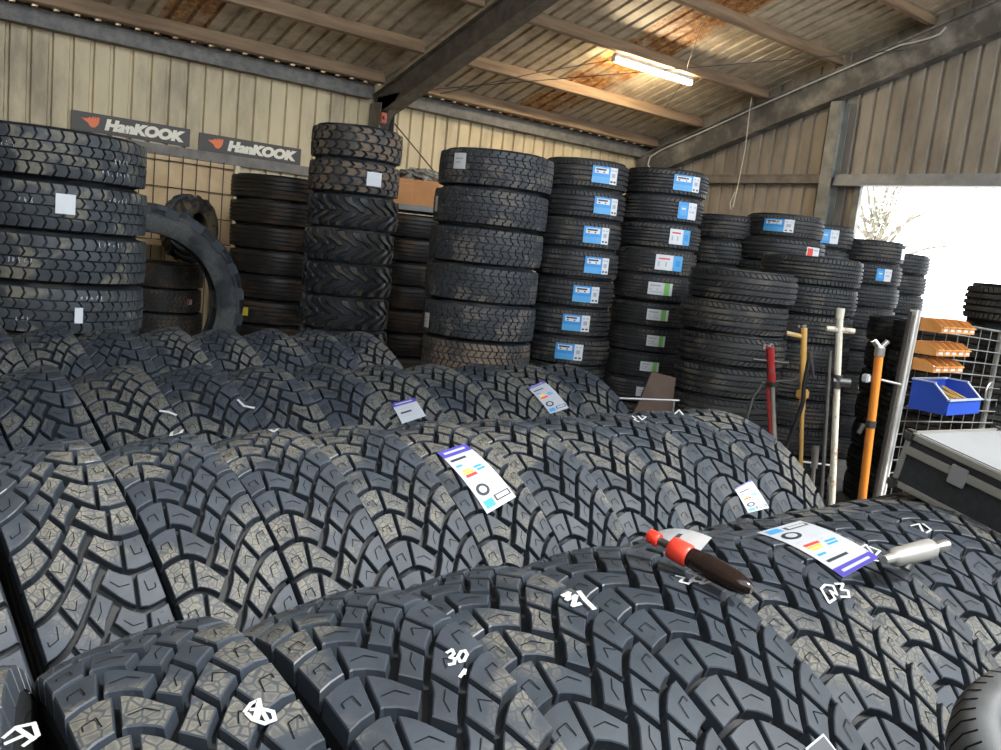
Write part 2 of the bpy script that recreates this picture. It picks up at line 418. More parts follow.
def patch_std(mb, e, cor, yc, rects, R=.535, lift=.001):
    """flat printed rectangles wrapped on a standing tyre; cor = the label's four corner pixels TL,TR,BR,BL -> (x, angle) on the tread"""
    q = [hit(px, py, e) for px, py in cor]
    for (a0, b0, a1, b1, mi, lv) in rects:
        nx = max(1, int((a1-a0)*6)); ny = max(1, int((b1-b0)*6))
        vs = []; fs = []
        for i in range(nx+1):
            for j in range(ny+1):
                a = a0+(a1-a0)*i/nx; b = b0+(b1-b0)*j/ny
                xx = (q[0][0]*(1-a)+q[1][0]*a)*(1-b)+(q[3][0]*(1-a)+q[2][0]*a)*b
                th = (q[0][1]*(1-a)+q[1][1]*a)*(1-b)+(q[3][1]*(1-a)+q[2][1]*a)*b
                r = R+lift+lv*.0005
                vs.append((xx, r*math.cos(th), R+r*math.sin(th)))
        for i in range(nx):
            for j in range(ny): k_ = i*(ny+1)+j; fs.append((k_, k_+1, k_+ny+2, k_+ny+1))
        mb.add(vs, fs, mi)
WHITE_P = mat('paper_label_dimmed', (.36, .385, .43), .4)  # dimmer copy of the sticker white, toned down for the strong front light
LM = [WHITE_P, PURP, INK, BLUE, ORNG, GREY, YELL, REDM]
def eu_label(e, cor, yc, head=.14, full=True):
    mb = MB(); R_ = [(0, 0, 1, 1, 0, 0), (0, 0, 1, head, 1, 1)]
    R_ += [(.12, head*.35, .85, head*.62, 0, 2)]
    if full:
        R_ += [(.10, .20, .62, .235, 2, 1), (.10, .26, .75, .29, 5, 1), (.10, .31, .30, .34, 3, 1),
               (.14, .40, .42, .43, 6, 1), (.14, .44, .46, .47, 4, 1), (.14, .48, .50, .52, 7, 1), (.55, .40, .80, .43, 3, 1), (.58, .45, .84, .48, 3, 1),
               (.62, .52, .66, .54, 5, 1), (.12, .57, .30, .59, 5, 1), (.55, .60, .88, .615, 5, 1), (.55, .64, .80, .655, 5, 1), (.45, .85, .95, .93, 2, 1), (.50, .865, .90, .915, 0, 2), (.08, .86, .38, .96, 3, 1)]
    else: R_ += [(.15, .35, .8, .42, 5, 1), (.15, .52, .6, .60, 2, 1), (.15, .72, .75, .76, 5, 1)]
    patch_std(mb, e, cor, yc, R_)
    if full:   # round tyre picture
        n = 20
        for r0, mi, lv in ((.13, 2, 1), (.075, 0, 2), (.05, 5, 3)):
            q = [hit(px, py, e) for px, py in cor]; vs = []
            for i in range(n):
                a = .30+r0*1.5*math.cos(2*PI*i/n)*1.0; b = .73+r0*.62*math.sin(2*PI*i/n)
                xx = (q[0][0]*(1-a)+q[1][0]*a)*(1-b)+(q[3][0]*(1-a)+q[2][0]*a)*b
                th = (q[0][1]*(1-a)+q[1][1]*a)*(1-b)+(q[3][1]*(1-a)+q[2][1]*a)*b
                r = .536+lv*.0006
                vs.append((xx, r*math.cos(th), .535+r*math.sin(th)))
            mb.add(vs, [tuple(range(n))], mi)
    o = mb.obj('label_sticker', LM, e); o['label'] = 'printed white paper label with coloured marks'; return o
def chalk(e, strokes, yc, w=.0048, nm='chalk_mark'):
    mb = MB()
    for st in strokes:
        q = [hit(px, py, e) for px, py in st]
        pts = []
        for (x0, t0), (x1, t1) in zip(q, q[1:]):
            for i in range(4): a = i/4; pts.append((x0+(x1-x0)*a, t0+(t1-t0)*a))
        pts.append(q[-1]); Lr = .5358
        for (x0, t0), (x1, t1) in zip(pts, pts[1:]):
            dx, ds = x1-x0, (t1-t0)*.535; l = math.hypot(dx, ds) or 1; nx, ny = -ds/l*w/2, dx/l*w/2/.535; ex, ey = dx/l*w*.3, ds/l*w*.3/.535
            vs = [(x0+nx-ex, t0+ny-ey), (x1+nx+ex, t1+ny+ey), (x1-nx+ex, t1-ny+ey), (x0-nx-ex, t0-ny-ey)]
            mb.add([(x, Lr*math.cos(t), .535+Lr*math.sin(t)) for x, t in vs], [(0, 1, 2, 3)])
    o = mb.obj(nm, [WHITE2], e); o['label'] = 'white paint marker writing'; return o
def off(st, ox, oy, k=1): return [[(ox+x*k, oy+y*k) for x, y in s] for s in st]

ORD = ['first', 'second', 'third', 'fourth', 'fifth', 'sixth', 'seventh', 'eighth', 'ninth', 'tenth', 'eleventh', 'twelfth', 'thirteenth', 'fourteenth', 'fifteenth']
row_edges = {
    1: [.43, .71, .955, 1.235, 1.495, 1.745, 2.0, 2.262, 2.524, 2.786, 3.048, 3.31],
    2: [.20, .47, .7275, .985, 1.24, 1.50, 1.76, 2.015, 2.27, 2.53, 2.79],
    3: [.35, .605, .868, 1.13, 1.392, 1.655, 1.917, 2.18, 2.442, 2.705, 2.967],
    4: [.344, .60, .86, 1.12, 1.38, 1.64, 1.90, 2.16, 2.425]}
LEAN = {1: lambda i: max(5, 11.5-.6*i), 2: lambda i: 14.5-.55*i, 3: lambda i: 19-.5*i, 4: lambda i: 22-.5*i}
rowname = {1: 'the nearest row from the left', 2: 'the second row from the left', 3: 'the third row from the left', 4: 'the farthest row from the left'}
feat = {(1, 0): 'black truck tyre with boxed white scribble', (1, 1): 'truck tyre marked 30 in white', (1, 2): 'truck tyre marked M1 in white', (1, 3): 'clean truck tyre just below the red-capped bottle',
        (1, 5): 'truck tyre carrying the big white label', (1, 4): 'truck tyre marked B3 in white', (2, 5): 'truck tyre with long white purple-headed label', (2, 9): 'clean truck tyre with small white label',
        (3, 6): 'truck tyre with small purple-topped label', (3, 9): 'truck tyre with tilted white label', (3, 4): 'truck tyre with crumpled white paper'}
clean = {(2, 7), (2, 8), (2, 9), (1, 3), (1, 2)}
flips = {(2, 1), (2, 0), (4, 3), (3, 1), (3, 4), (4, 6)}
TY = {}
TY['A'] = tyre_std('drive', .245, .90, .02, 'truck tyre leaning askew with grey shoulder showing, leftmost in the nearest row', 'drive tread truck tyres standing in rows', yaw=math.radians(-9), tilt=math.radians(-12))
for r, ed in row_edges.items():
    yc = ROWY[r]
    for i, xe in enumerate(ed):
        num = i+(1 if r == 1 else 0)
        key = 'drive_clean' if (r, i) in clean else ('drive_front' if r == 1 else 'drive')
        ln = math.radians(LEAN[r](i)); W_ = .113
        xb = xe-W_*math.cos(ln)+1.07*math.sin(ln)
        e = tyre_std(key, xb, yc, W_*math.sin(ln)-.012, '%s, %s in %s' % (feat.get((r, i), 'black truck tyre'), ORD[num], rowname[r]),
                     'drive tread truck tyres standing in rows', flip=(r, i) in flips, tilt=-ln)
        TY[(r, i)] = e
# labels and paint on the rows
eu_label(TY[(2, 5)], [(437, 453), (465, 444), (516, 497), (487, 514)], ROWY[2])
eu_label(TY[(3, 6)], [(391, 404), (414, 398), (426, 416), (402, 424)], ROWY[3], .2, False)
eu_label(TY[(3, 9)], [(527, 388), (544, 381), (569, 408), (550, 414)], ROWY[3], .08)
eu_label(TY[(2, 9)], [(734, 489), (751, 480), (769, 508), (748, 513)], ROWY[2], .05)
eu_label(TY[(1, 5)], [(843, 578), (879, 558), (800, 521), (757, 533)], ROWY[1], .12)
eu_label(TY[(1, 4)], [(642, 540), (660, 531), (712, 538), (700, 552)], ROWY[1], .05, False)
def paper(e, cor, yc):
    mb = MB(); patch_std(mb, e, cor, yc, [(0, 0, 1, 1, 0, 0), (.1, .2, .7, .3, 5, 1), (.1, .5, .6, .58, 5, 1)], lift=.002); o = mb.obj('paper_sticker', LM, e); o['label'] = 'crumpled white paper'
paper(TY[(3, 4)], [(212, 362), (244, 356), (254, 364), (226, 372)], ROWY[3])
chalk(TY[(1, 1)], off([[(0, 3), (5, 0), (7, 4), (3, 8), (8, 9), (7, 14), (2, 15)], [(14, 2), (11, 7), (13, 12), (17, 11), (20, 5), (18, 1), (14, 2)], [(13, 27), (18, 20), (17, 24)]], 447, 650), ROWY[1])
chalk(TY[(1, 2)], off([[(0, 4), (6, 1), (4, 8), (13, 4), (10, 14), (17, 12)], [(16, 0), (22, 8), (31, 17)]], 563, 592), ROWY[1], .008)
chalk(TY[(1, 0)], off([[(0, 12), (6, 4), (14, 0), (16, 9), (28, 12), (30, 20), (20, 24), (8, 20), (2, 14)], [(14, 1), (10, 18)], [(6, 10), (16, 9), (22, 20)], [(16, 9), (12, 20)]], 245, 700), ROWY[1])
chalk(TY[(1, 4)], off([[(0, 6), (8, 20), (14, 16), (9, 8), (16, 12), (12, 3), (4, 2), (0, 6)], [(14, 1), (22, 1), (20, 7), (27, 8), (28, 14), (20, 14)]], 821, 583), ROWY[1])
chalk(TY[(1, 3)], off([[(0, 4), (8, 6), (4, 10), (12, 12), (18, 8)], [(10, 0), (20, 4), (14, 9), (24, 10)], [(20, 0), (30, 6), (24, 12)], [(26, 12), (34, 10)]], 676, 572), ROWY[1])
chalk(TY[(1, 5)], off([[(0, 4), (8, 0), (14, 8), (6, 10)], [(12, 2), (22, 6), (16, 12)], [(4, 14), (20, 16)]], 858, 545), ROWY[1], .005)
chalk(TY[(1, 7)], off([[(0, 2), (8, 0), (12, 8), (4, 8)], [(12, 0), (20, 6), (14, 10)]], 911, 524), ROWY[1], .005)
chalk(TY[(2, 2)], off([[(0, 3), (6, 0), (4, 6), (14, 3), (16, 0)]], 167, 430), ROWY[2], .008)
chalk(TY[(2, 3)], off([[(0, 2), (4, 4), (8, 1)]], 270, 428), ROWY[2], .008)
chalk(TY[(2, 8)], off([[(0, 0), (4, 3), (2, 4), (7, 6)], [(6, 0), (10, 4), (14, 1), (10, 0)]], 632, 416), ROWY[2], .005)
chalk(TY[(2, 9)], off([[(0, 4), (4, 0), (8, 5)]], 675, 410), ROWY[2], .006)
chalk(TY[(3, 2)], off([[(0, 0), (8, 1), (16, 4)]], 160, 411), ROWY[3], .008)
chalk(TY[(3, 3)], off([[(0, 0), (6, 6), (16, 8)]], 238, 400), ROWY[3], .008)
chalk(TY['A'], off([[(0, 16), (12, 6), (30, 2), (34, 14), (20, 24)], [(12, 6), (30, 18)], [(2, 22), (20, 14)]], 4, 722), .93)

# ---------------------------------------------------------------- stacks of lying tyres
def sticker_flat(e, R, W, th, u, lw, lh, design):
    """printed sticker wrapped round a lying tyre; th = world angle of its middle"""
    mb = MB()
    for (a0, b0, a1, b1, mi, lv) in design:
        n = max(1, int((a1-a0)*6)); vs = []; fs = []; r = R+.0015+.0006*lv
        for i in range(n+1):
            t = th+(a0+(a1-a0)*i/n-.5)*lw/R
            for b in (b0, b1):
                uu = u+(.5-b)*lh; vs.append((r*math.cos(t), r*math.sin(t), W/2+uu))
        for i in range(n): fs.append((2*i, 2*i+1, 2*i+3, 2*i+2))
        mb.add(vs, fs, mi)
    o = mb.obj('label_sticker', [WHITE, BLUE, CYAN, INK, GREEN, GREY, REDM, YELL], e); return o
D_BLUE = [(0, 0, 1, 1, 0, 0), (0, 0, .68, 1, 1, 1), (.08, .1, .6, .42, 0, 2), (.12, .15, .5, .25, 3, 3), (.15, .3, .45, .38, 3, 3), (.0, .62, .68, 1, 2, 2), (.72, .15, .95, .22, 5, 1), (.75, .35, .9, .6, 5, 1), (.72, .8, .95, .9, 3, 1)]
D_BLUE2 = [(0, 0, 1, 1, 0, 0), (0, 0, .5, 1, 1, 1), (.08, .2, .42, .8, 2, 2), (.15, .35, .35, .45, 0, 3), (.58, .2, .9, .3, 5, 1), (.58, .5, .85, .6, 5, 1)]
D_WBLUE = [(0, 0, 1, 1, 0, 0), (.62, 0, 1, 1, 2, 1), (.72, .3, .9, .7, 1, 2), (.1, .2, .5, .3, 6, 1), (.1, .45, .4, .75, 5, 1)]
D_GREEN = [(0, 0, 1, 1, 0, 0), (.65, 0, .88, 1, 4, 1), (.08, .2, .5, .32, 5, 1), (.08, .5, .4, .6, 5, 1), (.1, .75, .55, .8, 5, 1)]
D_WHITE = [(0, 0, 1, 1, 0, 0), (.15, .3, .8, .38, 5, 1), (.15, .55, .6, .62, 5, 1)]
D_RED = [(0, 0, 1, 1, 0, 0), (.05, .1, .45, .9, 6, 1), (.5, .2, .9, .3, 5, 1)]
D_PLAIN = [(0, 0, 1, 1, 0, 0)]
def stack(keys, px, d, n, top, desc, where, group, sdef=None, pys=None, xyj=.012, lean=0):
    """n tyres lying on one another; px = pixel of its axis at eye level, d = distance from camera"""
    p = on_d(px, 251+.105*(px-500), d); p.z = 0
    al = math.atan2(-p.y, -p.x); pitch = top/n; out = []
    for i in range(n):
        j = n-1-i                      # i-th down from the top
        key = keys[min(i, len(keys)-1)]
        k = KIND[key]
        jx, jy = rnd.uniform(-xyj, xyj), rnd.uniform(-xyj, xyj)
        nm = 'topmost' if i == 0 else ('lowest' if i == n-1 else ORD[i]+' down')
        dd = desc[min(i, len(desc)-1)] if isinstance(desc, (list, tuple)) else desc
        lab = '%s, %s %s of %s' % (dd, nm, '' , where); lab = ' '.join(lab.split())
        e = tyre_flat(key, p.x+jx, p.y+jy, j*pitch, lab, group, pitch)
        out.append(e)
        if sdef and i < len(sdef) and sdef[i]:
            for (des, off_, w_, h_, uo) in (sdef[i] if isinstance(sdef[i], list) else [sdef[i]]):
                sticker_flat(e, k['R'], pitch, al+math.asin(max(-.95, min(.95, off_))), uo, w_, h_, des)
    return out, p
H = CAMZ
# left regional stack
st, p = stack(['regional'], 51, 5.95, 7, 2.02, 'chevron tread truck tyre', 'the leftmost stack', 'chevron tread truck tyres stacked at the left',
              [None, (D_PLAIN, .12, .10, .11, .02), None, (D_PLAIN, .28, .045, .09, -.02), (D_PLAIN, .60, .05, .05, .03)])
# stencilled white paint on some of them
def dots(e, k, pitch, p, specs):
    al = math.atan2(-p.y, -p.x); mb = MB(); R = KIND[k]['R']+.002
    for (fr, u, n, seed) in specs:
        rr = random.Random(seed); t0 = al+math.asin(fr)
        for q in range(n):
            t = t0+q*.055
            for seg in range(3):
                a = t+rr.uniform(-.012, .012); b = t+rr.uniform(-.012, .012); u0 = u+rr.uniform(-.016, .016); u1 = u+rr.uniform(-.016, .016)
                w = .0035
                mb.add([(R*math.cos(a-w), R*math.sin(a-w), pitch/2+u0), (R*math.cos(a+w), R*math.sin(a+w), pitch/2+u0), (R*math.cos(b+w), R*math.sin(b+w), pitch/2+u1), (R*math.cos(b-w), R*math.sin(b-w), pitch/2+u1)], [(0, 1, 2, 3)])
    o = mb.obj('chalk_mark', [WHITE2], e); o['label'] = 'small white stencilled marks'
pt = 2.02/7
dots(st[0], 'regional', pt, p, [(.5, -.07, 7, 1), (-.45, .02, 3, 2), (.62, .0, 4, 9)]); dots(st[1], 'regional', pt, p, [(.55, .07, 5, 4), (-.3, .02, 3, 14)])
dots(st[2], 'regional', pt, p, [(.45, .1, 6, 3), (-.4, -.02, 5, 5)]); dots(st[3], 'regional', pt, p, [(.3, .08, 5, 6), (-.3, -.05, 3, 7)])
# ribbed stack behind
stack(['rib'], 283, 8.75, 9, H+.47, 'dark straight-ribbed tyre', 'the stack behind the tractor tyre', 'straight ribbed tyres stacked by the wall',
      [None]*4+[None, (D_BLUE2[:2]+[(.5, 0, 1, 1, 7, 1), (.1, .3, .4, .5, 0, 2)], -.62, .13, .08, 0)], xyj=.02)
# loader stack
stack(['block', 'block', 'lug'], 350, 7.45, 9, H+.87, ['brownish block tread tyre', 'brownish tyre with torn white label', 'black tyre with deep wavy lugs'],
      'the narrow stack below the column', 'loader tyres stacked below the column', [None, (D_PLAIN, .42, .13, .11, 0)])
# dark stack under the shelf
stack(['rib'], 412, 8.95, 8, H+.26, 'unlit black ribbed tyre', 'the stack below the shelf', 'dark tyres stacked below the shelf')
# all-terrain stack
stack(['allterrain']*5+['winter'], 487, 6.0, 9, H+.64, ['dusty all-terrain tyre', 'chunky all-terrain tyre'], 'the wide middle stack', 'all-terrain tyres in the middle stack',
      [(D_WHITE, -.62, .10, .10, .03), (D_PLAIN[:1], -.93, .05, .10, 0), None, None, (D_WHITE, -.90, .08, .10, -.03)])
# blue sticker stack
bo = [.45, .55, .42, .50, .35, .20, .05, .35, .2, .3, .1]
stack(['highway'], 576, 6.45, 11, H+.70, ['car tyre with blue and white label'], 'the stack at the room corner', 'blue-labelled car tyres by the corner',
      [(D_BLUE if i % 3 else D_BLUE, bo[i], .20, .115, 0) for i in range(11)])
gs = [(D_BLUE, .50, .22, .11, 0), (D_BLUE2, .62, .17, .12, 0), (D_WBLUE, .50, .17, .11, 0), (D_WBLUE, .35, .21, .11, 0), (D_GREEN, .18, .18, .09, 0), (D_GREEN, .20, .16, .08, 0), (D_GREEN, .25, .14, .08, 0), (D_GREEN, .18, .14, .07, 0), (D_WHITE, .2, .14, .07, 0)]
stack(['highway_b'], 655, 6.75, 12, H+.715, ['car tyre with blue and white label']*4+['car tyre with white and green label'], 'the stack right of the corner', 'car tyres stacked right of the corner', gs)
# front right stack
stack(['suv'], 742, 5.95, 8, H+.04, 'black car tyre with fine slanted tread', 'broad stack behind the red handle', 'broad stack behind the jack handles', xyj=.02)
stack(['suv_b'], 809, 6.6, 9, H+.185, 'black ribbed car tyre', 'stack behind the white pole', 'ribbed tyres stacked behind the white pole', [None]*9, xyj=.02)
st, p = stack(['highway', 'suv', 'suv_b'], 775, 7.65, 11, H+.53, ['car tyre with blue label', 'car tyre with red and white label', 'black car tyre'], 'the stack under the girt', 'stack under the wall girt',
      [(D_BLUE, -.15, .24, .10, 0), (D_RED, .72, .14, .09, 0)])
stack(['highway', 'highway', 'suv_b'], 722, 7.75, 10, H+.49, ['dark car tyre', 'dark car tyre', 'dark car tyre with a white label'], 'the shaded stack under the cord', 'shaded stack by the gable wall', [None, None, (D_WBLUE, .15, .20, .09, .035)])
stack(['highway'], 808, 8.5, 10, H+.53, ['black car tyre with a blue label', 'dark car tyre'], 'the stack beside the door column', 'stack beside the door column', [(D_BLUE2, .35, .16, .12, 0)])
stack(['highway'], 864, 8.9, 10, H+.45, ['black car tyre with glossy shoulder', 'black car tyre with a light blue label', 'black car tyre', 'black car tyre with a white label'], 'the stack at the doorway', 'stack at the door opening',
      [(D_WHITE, .93, .08, .1, 0), (D_BLUE2, .5, .15, .11, 0), None, (D_RED, .68, .13, .10, 0), (D_WHITE, .6, .16, .10, 0), None, (D_WHITE, .4, .10, .06, 0)])
stack(['highway'], 890, 9.55, 10, H+.38, 'black car tyre', 'farthest stack in the doorway', 'farthest stack in the doorway')
stack(['suv'], 925, 7.2, 7, H-.18, 'dark car tyre', 'low stack behind the wire cage post', 'low stack behind the cage')
stack(['highway'], 1026, 5.6, 8, H+.10, 'dark car tyre', 'stack behind the cage at the right edge', 'stack behind the cage at the right edge')
stack(['suv'], 955, 6.55, 7, H-.17, 'dark car tyre', 'stack seen through the wire mesh', 'stack seen through the wire mesh')

# ---------------------------------------------------------------- tractor tyres behind
p = on_d(141, 290, 8.0)
e = tyre_std('tractor', p.x, p.y, 0, 'large bare tractor tyre standing on edge, facing out between two stacks', None, yaw=math.atan2(p.y, p.x)+.10, tilt=0)
st, p2 = stack(['winter', 'winter', 'winter', 'suv'], 165, 9.0, 5, 1.16, 'dusty dark tyre', 'low stack seen through the tractor tyre', 'low stack behind the tractor tyre', [None, (D_RED, .7, .06, .05, 0)])
tyre_std('implement', p2.x+.24, p2.y, 1.165, 'small brown implement tyre with chevron lugs on the low stack', None, yaw=math.atan2(p2.y, p2.x)+.95)

# ================================================================ building
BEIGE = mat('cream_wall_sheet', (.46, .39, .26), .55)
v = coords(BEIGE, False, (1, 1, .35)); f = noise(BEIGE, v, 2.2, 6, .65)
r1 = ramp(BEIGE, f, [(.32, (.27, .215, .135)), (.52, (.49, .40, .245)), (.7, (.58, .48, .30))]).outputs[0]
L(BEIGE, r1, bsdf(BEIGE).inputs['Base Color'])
GWALL = mat('gable_wall_backlit', (.30, .26, .21), .6)  # same cream paint as the long wall, with backlit shade in the colour
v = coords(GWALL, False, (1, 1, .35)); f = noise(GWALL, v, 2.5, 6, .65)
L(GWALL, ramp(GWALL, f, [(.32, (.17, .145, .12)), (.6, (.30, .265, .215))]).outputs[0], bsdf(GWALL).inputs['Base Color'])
ROOF = mat('roof_sheet', (.4, .36, .3), .5, .1)
v = coords(ROOF, False); f = noise(ROOF, v, 5, 6, .65)
base = ramp(ROOF, f, [(.3, (.31, .25, .18)), (.7, (.63, .53, .39))]).outputs[0]
f2 = noise(ROOF, v, 1.1, 5, .6); mk0 = ramp(ROOF, f2, [(.40, (0, 0, 0)), (.50, (1, 1, 1))]).outputs[0]
sx_ = N(ROOF, 'ShaderNodeSeparateXYZ'); L(ROOF, v, sx_.inputs[0])
def bandx(a, b):
    m1 = N(ROOF, 'ShaderNodeMath', operation='GREATER_THAN'); m1.inputs[1].default_value = a; L(ROOF, sx_.outputs[0], m1.inputs[0])
    m2 = N(ROOF, 'ShaderNodeMath', operation='LESS_THAN'); m2.inputs[1].default_value = b; L(ROOF, sx_.outputs[0], m2.inputs[0])
    m3 = N(ROOF, 'ShaderNodeMath', operation='MULTIPLY'); L(ROOF, m1.outputs[0], m3.inputs[0]); L(ROOF, m2.outputs[0], m3.inputs[1]); return m3.outputs[0]
ad = N(ROOF, 'ShaderNodeMath', operation='ADD'); L(ROOF, bandx(7.35, 8.15), ad.inputs[0]); L(ROOF, bandx(2.65, 3.15), ad.inputs[1])
mm = N(ROOF, 'ShaderNodeMath', operation='MULTIPLY'); L(ROOF, ad.outputs[0], mm.inputs[0]); L(ROOF, mk0, mm.inputs[1]); mk = mm.outputs[0]
f3 = noise(ROOF, v, 14, 5, .7); rc = ramp(ROOF, f3, [(.3, (.12, .05, .02)), (.5, (.38, .17, .055)), (.68, (.70, .46, .20))]).outputs[0]
L(ROOF, mixc(ROOF, mk, base, rc), bsdf(ROOF).inputs['Base Color'])
TIMB = noisy('purlin_timber', (.16, .10, .06), (.29, .20, .12), 4, .7, sc=(.3, 3, 3), rand=True)
RAFT = noisy('rafter_dark_steel', (.075, .062, .050), (.15, .125, .10), 8, .6)
GRAFT = noisy('gable_rafter_paint', (.09, .086, .08), (.27, .255, .23), 3.5, .6, lo=.45, hi=.72)
BEAM = noisy('eave_beam_grey', (.085, .082, .075), (.16, .15, .135), 12, .6)
GIRT = noisy('girt_grey', (.11, .10, .09), (.2, .18, .155), 7, .6)
CONC = noisy('concrete_floor', (.10, .095, .085), (.20, .19, .17), 3, .85, rand=False, bmp=.1)
YARD = noisy('yard_concrete', (.42, .41, .38), (.55, .53, .5), 2, .9, rand=False)
YW = 9.8; XB = 10.2; SL = .31; RZ = 4.90+CAMZ; XL = -4.0; YF = -2.2
def rz(y): return RZ-SL*y
# floor, yard
mb = MB(); mb.box2((XL, YF, -.15), (XB+.1, YW+.1, 0)); struct('floor', mb, CONC)
mb = MB(); mb.box2((-60, -60, -.35), (90, 60, -.16)); struct('ground', mb, YARD)
# corrugated sheet helper: profile along a, extruded along b
def sheet(a0, a1, pitch, fn, rib=.034, depth=.028, phase=0):
    pts = []; a = a0+phase
    pts.append((a0, 0))
    while a < a1-.08:
        for da, dd in ((0, 0), (.012, 1), (.012+rib, 1), (.024+rib, 0)): pts.append((a+da, dd*depth))
        a += pitch
    pts.append((a1, 0)); return pts
def wallsheet(mb, pts, lo, hi, pos):
    """pos(a, d, z) -> 3D; lo/hi functions of a"""
    n = len(pts); vs = []
    for a, d in pts: vs += [pos(a, d, lo(a)), pos(a, d, hi(a))]
    mb.add(vs, [(2*i, 2*i+1, 2*i+3, 2*i+2) for i in range(n-1)])
mb = MB(); wallsheet(mb, sheet(XL, XB, .188, None, .026, .030, 5.36-.188*28), lambda a: 0, lambda a: rz(YW)+.002, lambda a, d, z: (a, YW+d, z))
struct('wall_left', mb, BEIGE, False)
pts = sheet(YF, YW, .197, None, .034, .028, .10)
mb = MB()
DY0, DY1, DZ = 2.6, 6.03, CAMZ+1.25
def seg(y0, y1, z0, z1f):
    q = [(a, d) for a, d in pts if y0 <= a <= y1]; q = [(y0, 0)]+q+[(y1, 0)]
    wallsheet(mb, q, lambda a: z0, z1f, lambda a, d, z: (XB+d, a, z))
top = lambda a: rz(a)+.0
seg(DY1, YW, 0, top); seg(DY0, DY1, DZ, top); seg(YF, DY0, 0, top)
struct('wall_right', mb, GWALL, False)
mb = MB(); wallsheet(mb, sheet(YF, YW, .19, None), lambda a: 0, top, lambda a, d, z: (XL-d, a, z)); struct('wall_back', mb, BEIGE, False)
mb = MB(); wallsheet(mb, sheet(XL, XB, .19, None), lambda a: 0, lambda a: 2.5, lambda a, d, z: (a, YF-d, z)); struct('wall_light_block', mb, BEIGE, False)  # low wall out of view, added to block low light from behind
# roof: ribs run down the slope, raised outwards
mb = MB(); vs = []; P0 = sheet(XL, XB+.25, .19, None, .03, .032, .07)
for x, d in P0:
    for y in (YF, YW+.18): vs.append((x, y, rz(y)+d))
n = len(P0); mb.add(vs, [(2*i, 2*i+1, 2*i+3, 2*i+2) for i in range(n-1)])
struct('ceiling', mb, ROOF, False)
# purlins
ang = math.atan(SL)
RotX = Matrix.Rotation(-ang, 3, 'X')
PY = [9.45, 8.62, 7.55, 6.50, 5.41, 4.33, 3.25, 2.17, 1.09, 0.0, -1.08, -2.1]
for i, y in enumerate(PY):
    for (x0, x1) in ((XL+.02, 5.28), (5.52, XB-.08)):
        mb = MB(); mb.box(((x0+x1)/2, y, rz(y)-.079), (x1-x0, .055, .145), RotX, bev=.004)
        # hairline packing cleat at the ends
        for xx in (x0+.04, x1-.04): mb.box((xx, y+.03, rz(y)-.079), (.06, .006, .12), RotX)
        PN = globals().get('PN', 8)+1; struct('trim_%d' % PN, mb, TIMB)
# eave beam on the long wall (two spans)
mb = MB(); mb.box2((XL, YW-.16, CAMZ+1.66), (5.25, YW-.01, CAMZ+1.82)); mb.box2((XL, YW-.17, CAMZ+1.80), (5.25, YW-.01, CAMZ+1.815)); mb.box2((5.55, YW-.16, CAMZ+1.66), (XB, YW-.01, CAMZ+1.82)); mb.box2((5.55, YW-.17, CAMZ+1.80), (XB, YW-.01, CAMZ+1.815))
struct('trim_1', mb, BEAM)
# mid girt on long wall (carries signs)
mb = MB(); mb.box2((XL, YW-.07, CAMZ+.64), (5.2, YW-.005, CAMZ+.745)); mb.box2((XL, YW-.085, CAMZ+.64), (5.2, YW-.07, CAMZ+.66)); mb.box2((5.6, YW-.07, CAMZ+.64), (XB, YW-.005, CAMZ+.745))
struct('trim_2', mb, GIRT)
# portal column + rafter (I section)
mb = MB(); x = 5.40
for dx in (-.10, .10): mb.box2((x+dx-.006, YW-.30, 0), (x+dx+.006, YW-.03, CAMZ+1.62))
mb.box2((x-.10, YW-.17, 0), (x+.10, YW-.155, CAMZ+1.62))
struct('trim_3', mb, GIRT)
mb = MB(); y0, y1 = YW-.05, YF; ln = math.hypot(y0-y1, SL*(y0-y1)); cy_ = (y0+y1)/2; cz = rz(cy_)-.155-.15
mb.box((x, cy_, cz+.14), (.20, ln, .016), RotX); mb.box((x, cy_, cz-.14), (.20, ln, .016), RotX); mb.box((x, cy_, cz), (.10, ln, .27), RotX)
mb.prism([(x-.05, YW-.1, CAMZ+1.70), (x-.05, YW-.1, CAMZ+1.2), (x-.05, YW-.32, CAMZ+1.45), (x-.05, YW-.62, CAMZ+1.72)], (.1, 0, 0))
struct('trim_4', mb, RAFT)
# gable rafter
mb = MB(); cz = rz(cy_)-.145-.255
mb.box((XB-.09, cy_, cz), (.12, ln, .36), RotX); mb.box((XB-.11, cy_, cz-.18), (.17, ln, .02), RotX); mb.box((XB-.11, cy_, cz+.18), (.17, ln, .02), RotX)
struct('trim_5', mb, GRAFT)
# gable girts, door column, lintel
mb = MB(); mb.box2((XB-.10, 6.49, CAMZ+1.29), (XB-.01, YW-.02, CAMZ+1.40)); mb.box2((XB-.11, 6.49, CAMZ+1.385), (XB-.01, YW-.02, CAMZ+1.40)); mb.box2((XB-.11, 6.49, CAMZ+1.285), (XB-.01, YW-.02, CAMZ+1.30))
struct('trim_6', mb, GIRT)
mb = MB(); mb.box2((XB-.14, DY0-.3, DZ+.02), (XB-.01, 6.31, DZ+.14)); mb.box2((XB-.16, DY0-.3, DZ), (XB-.01, 6.31, DZ+.025)); struct('trim_7', mb, noisy('door_lintel', (.20, .20, .20), (.30, .30, .29), 5, .5))
COLM = noisy('door_column_paint', (.13, .13, .115), (.25, .25, .225), 4, .6)
mb = MB(); mb.box2((XB-.20, 6.32, 0), (XB-.188, 6.48, rz(6.5)-.6)); mb.box2((XB-.02, 6.32, 0), (XB-.008, 6.48, rz(6.5)-.6)); mb.box2((XB-.19, 6.395, 0), (XB-.01, 6.407, rz(6.5)-.6))
struct('trim_8', mb, COLM)
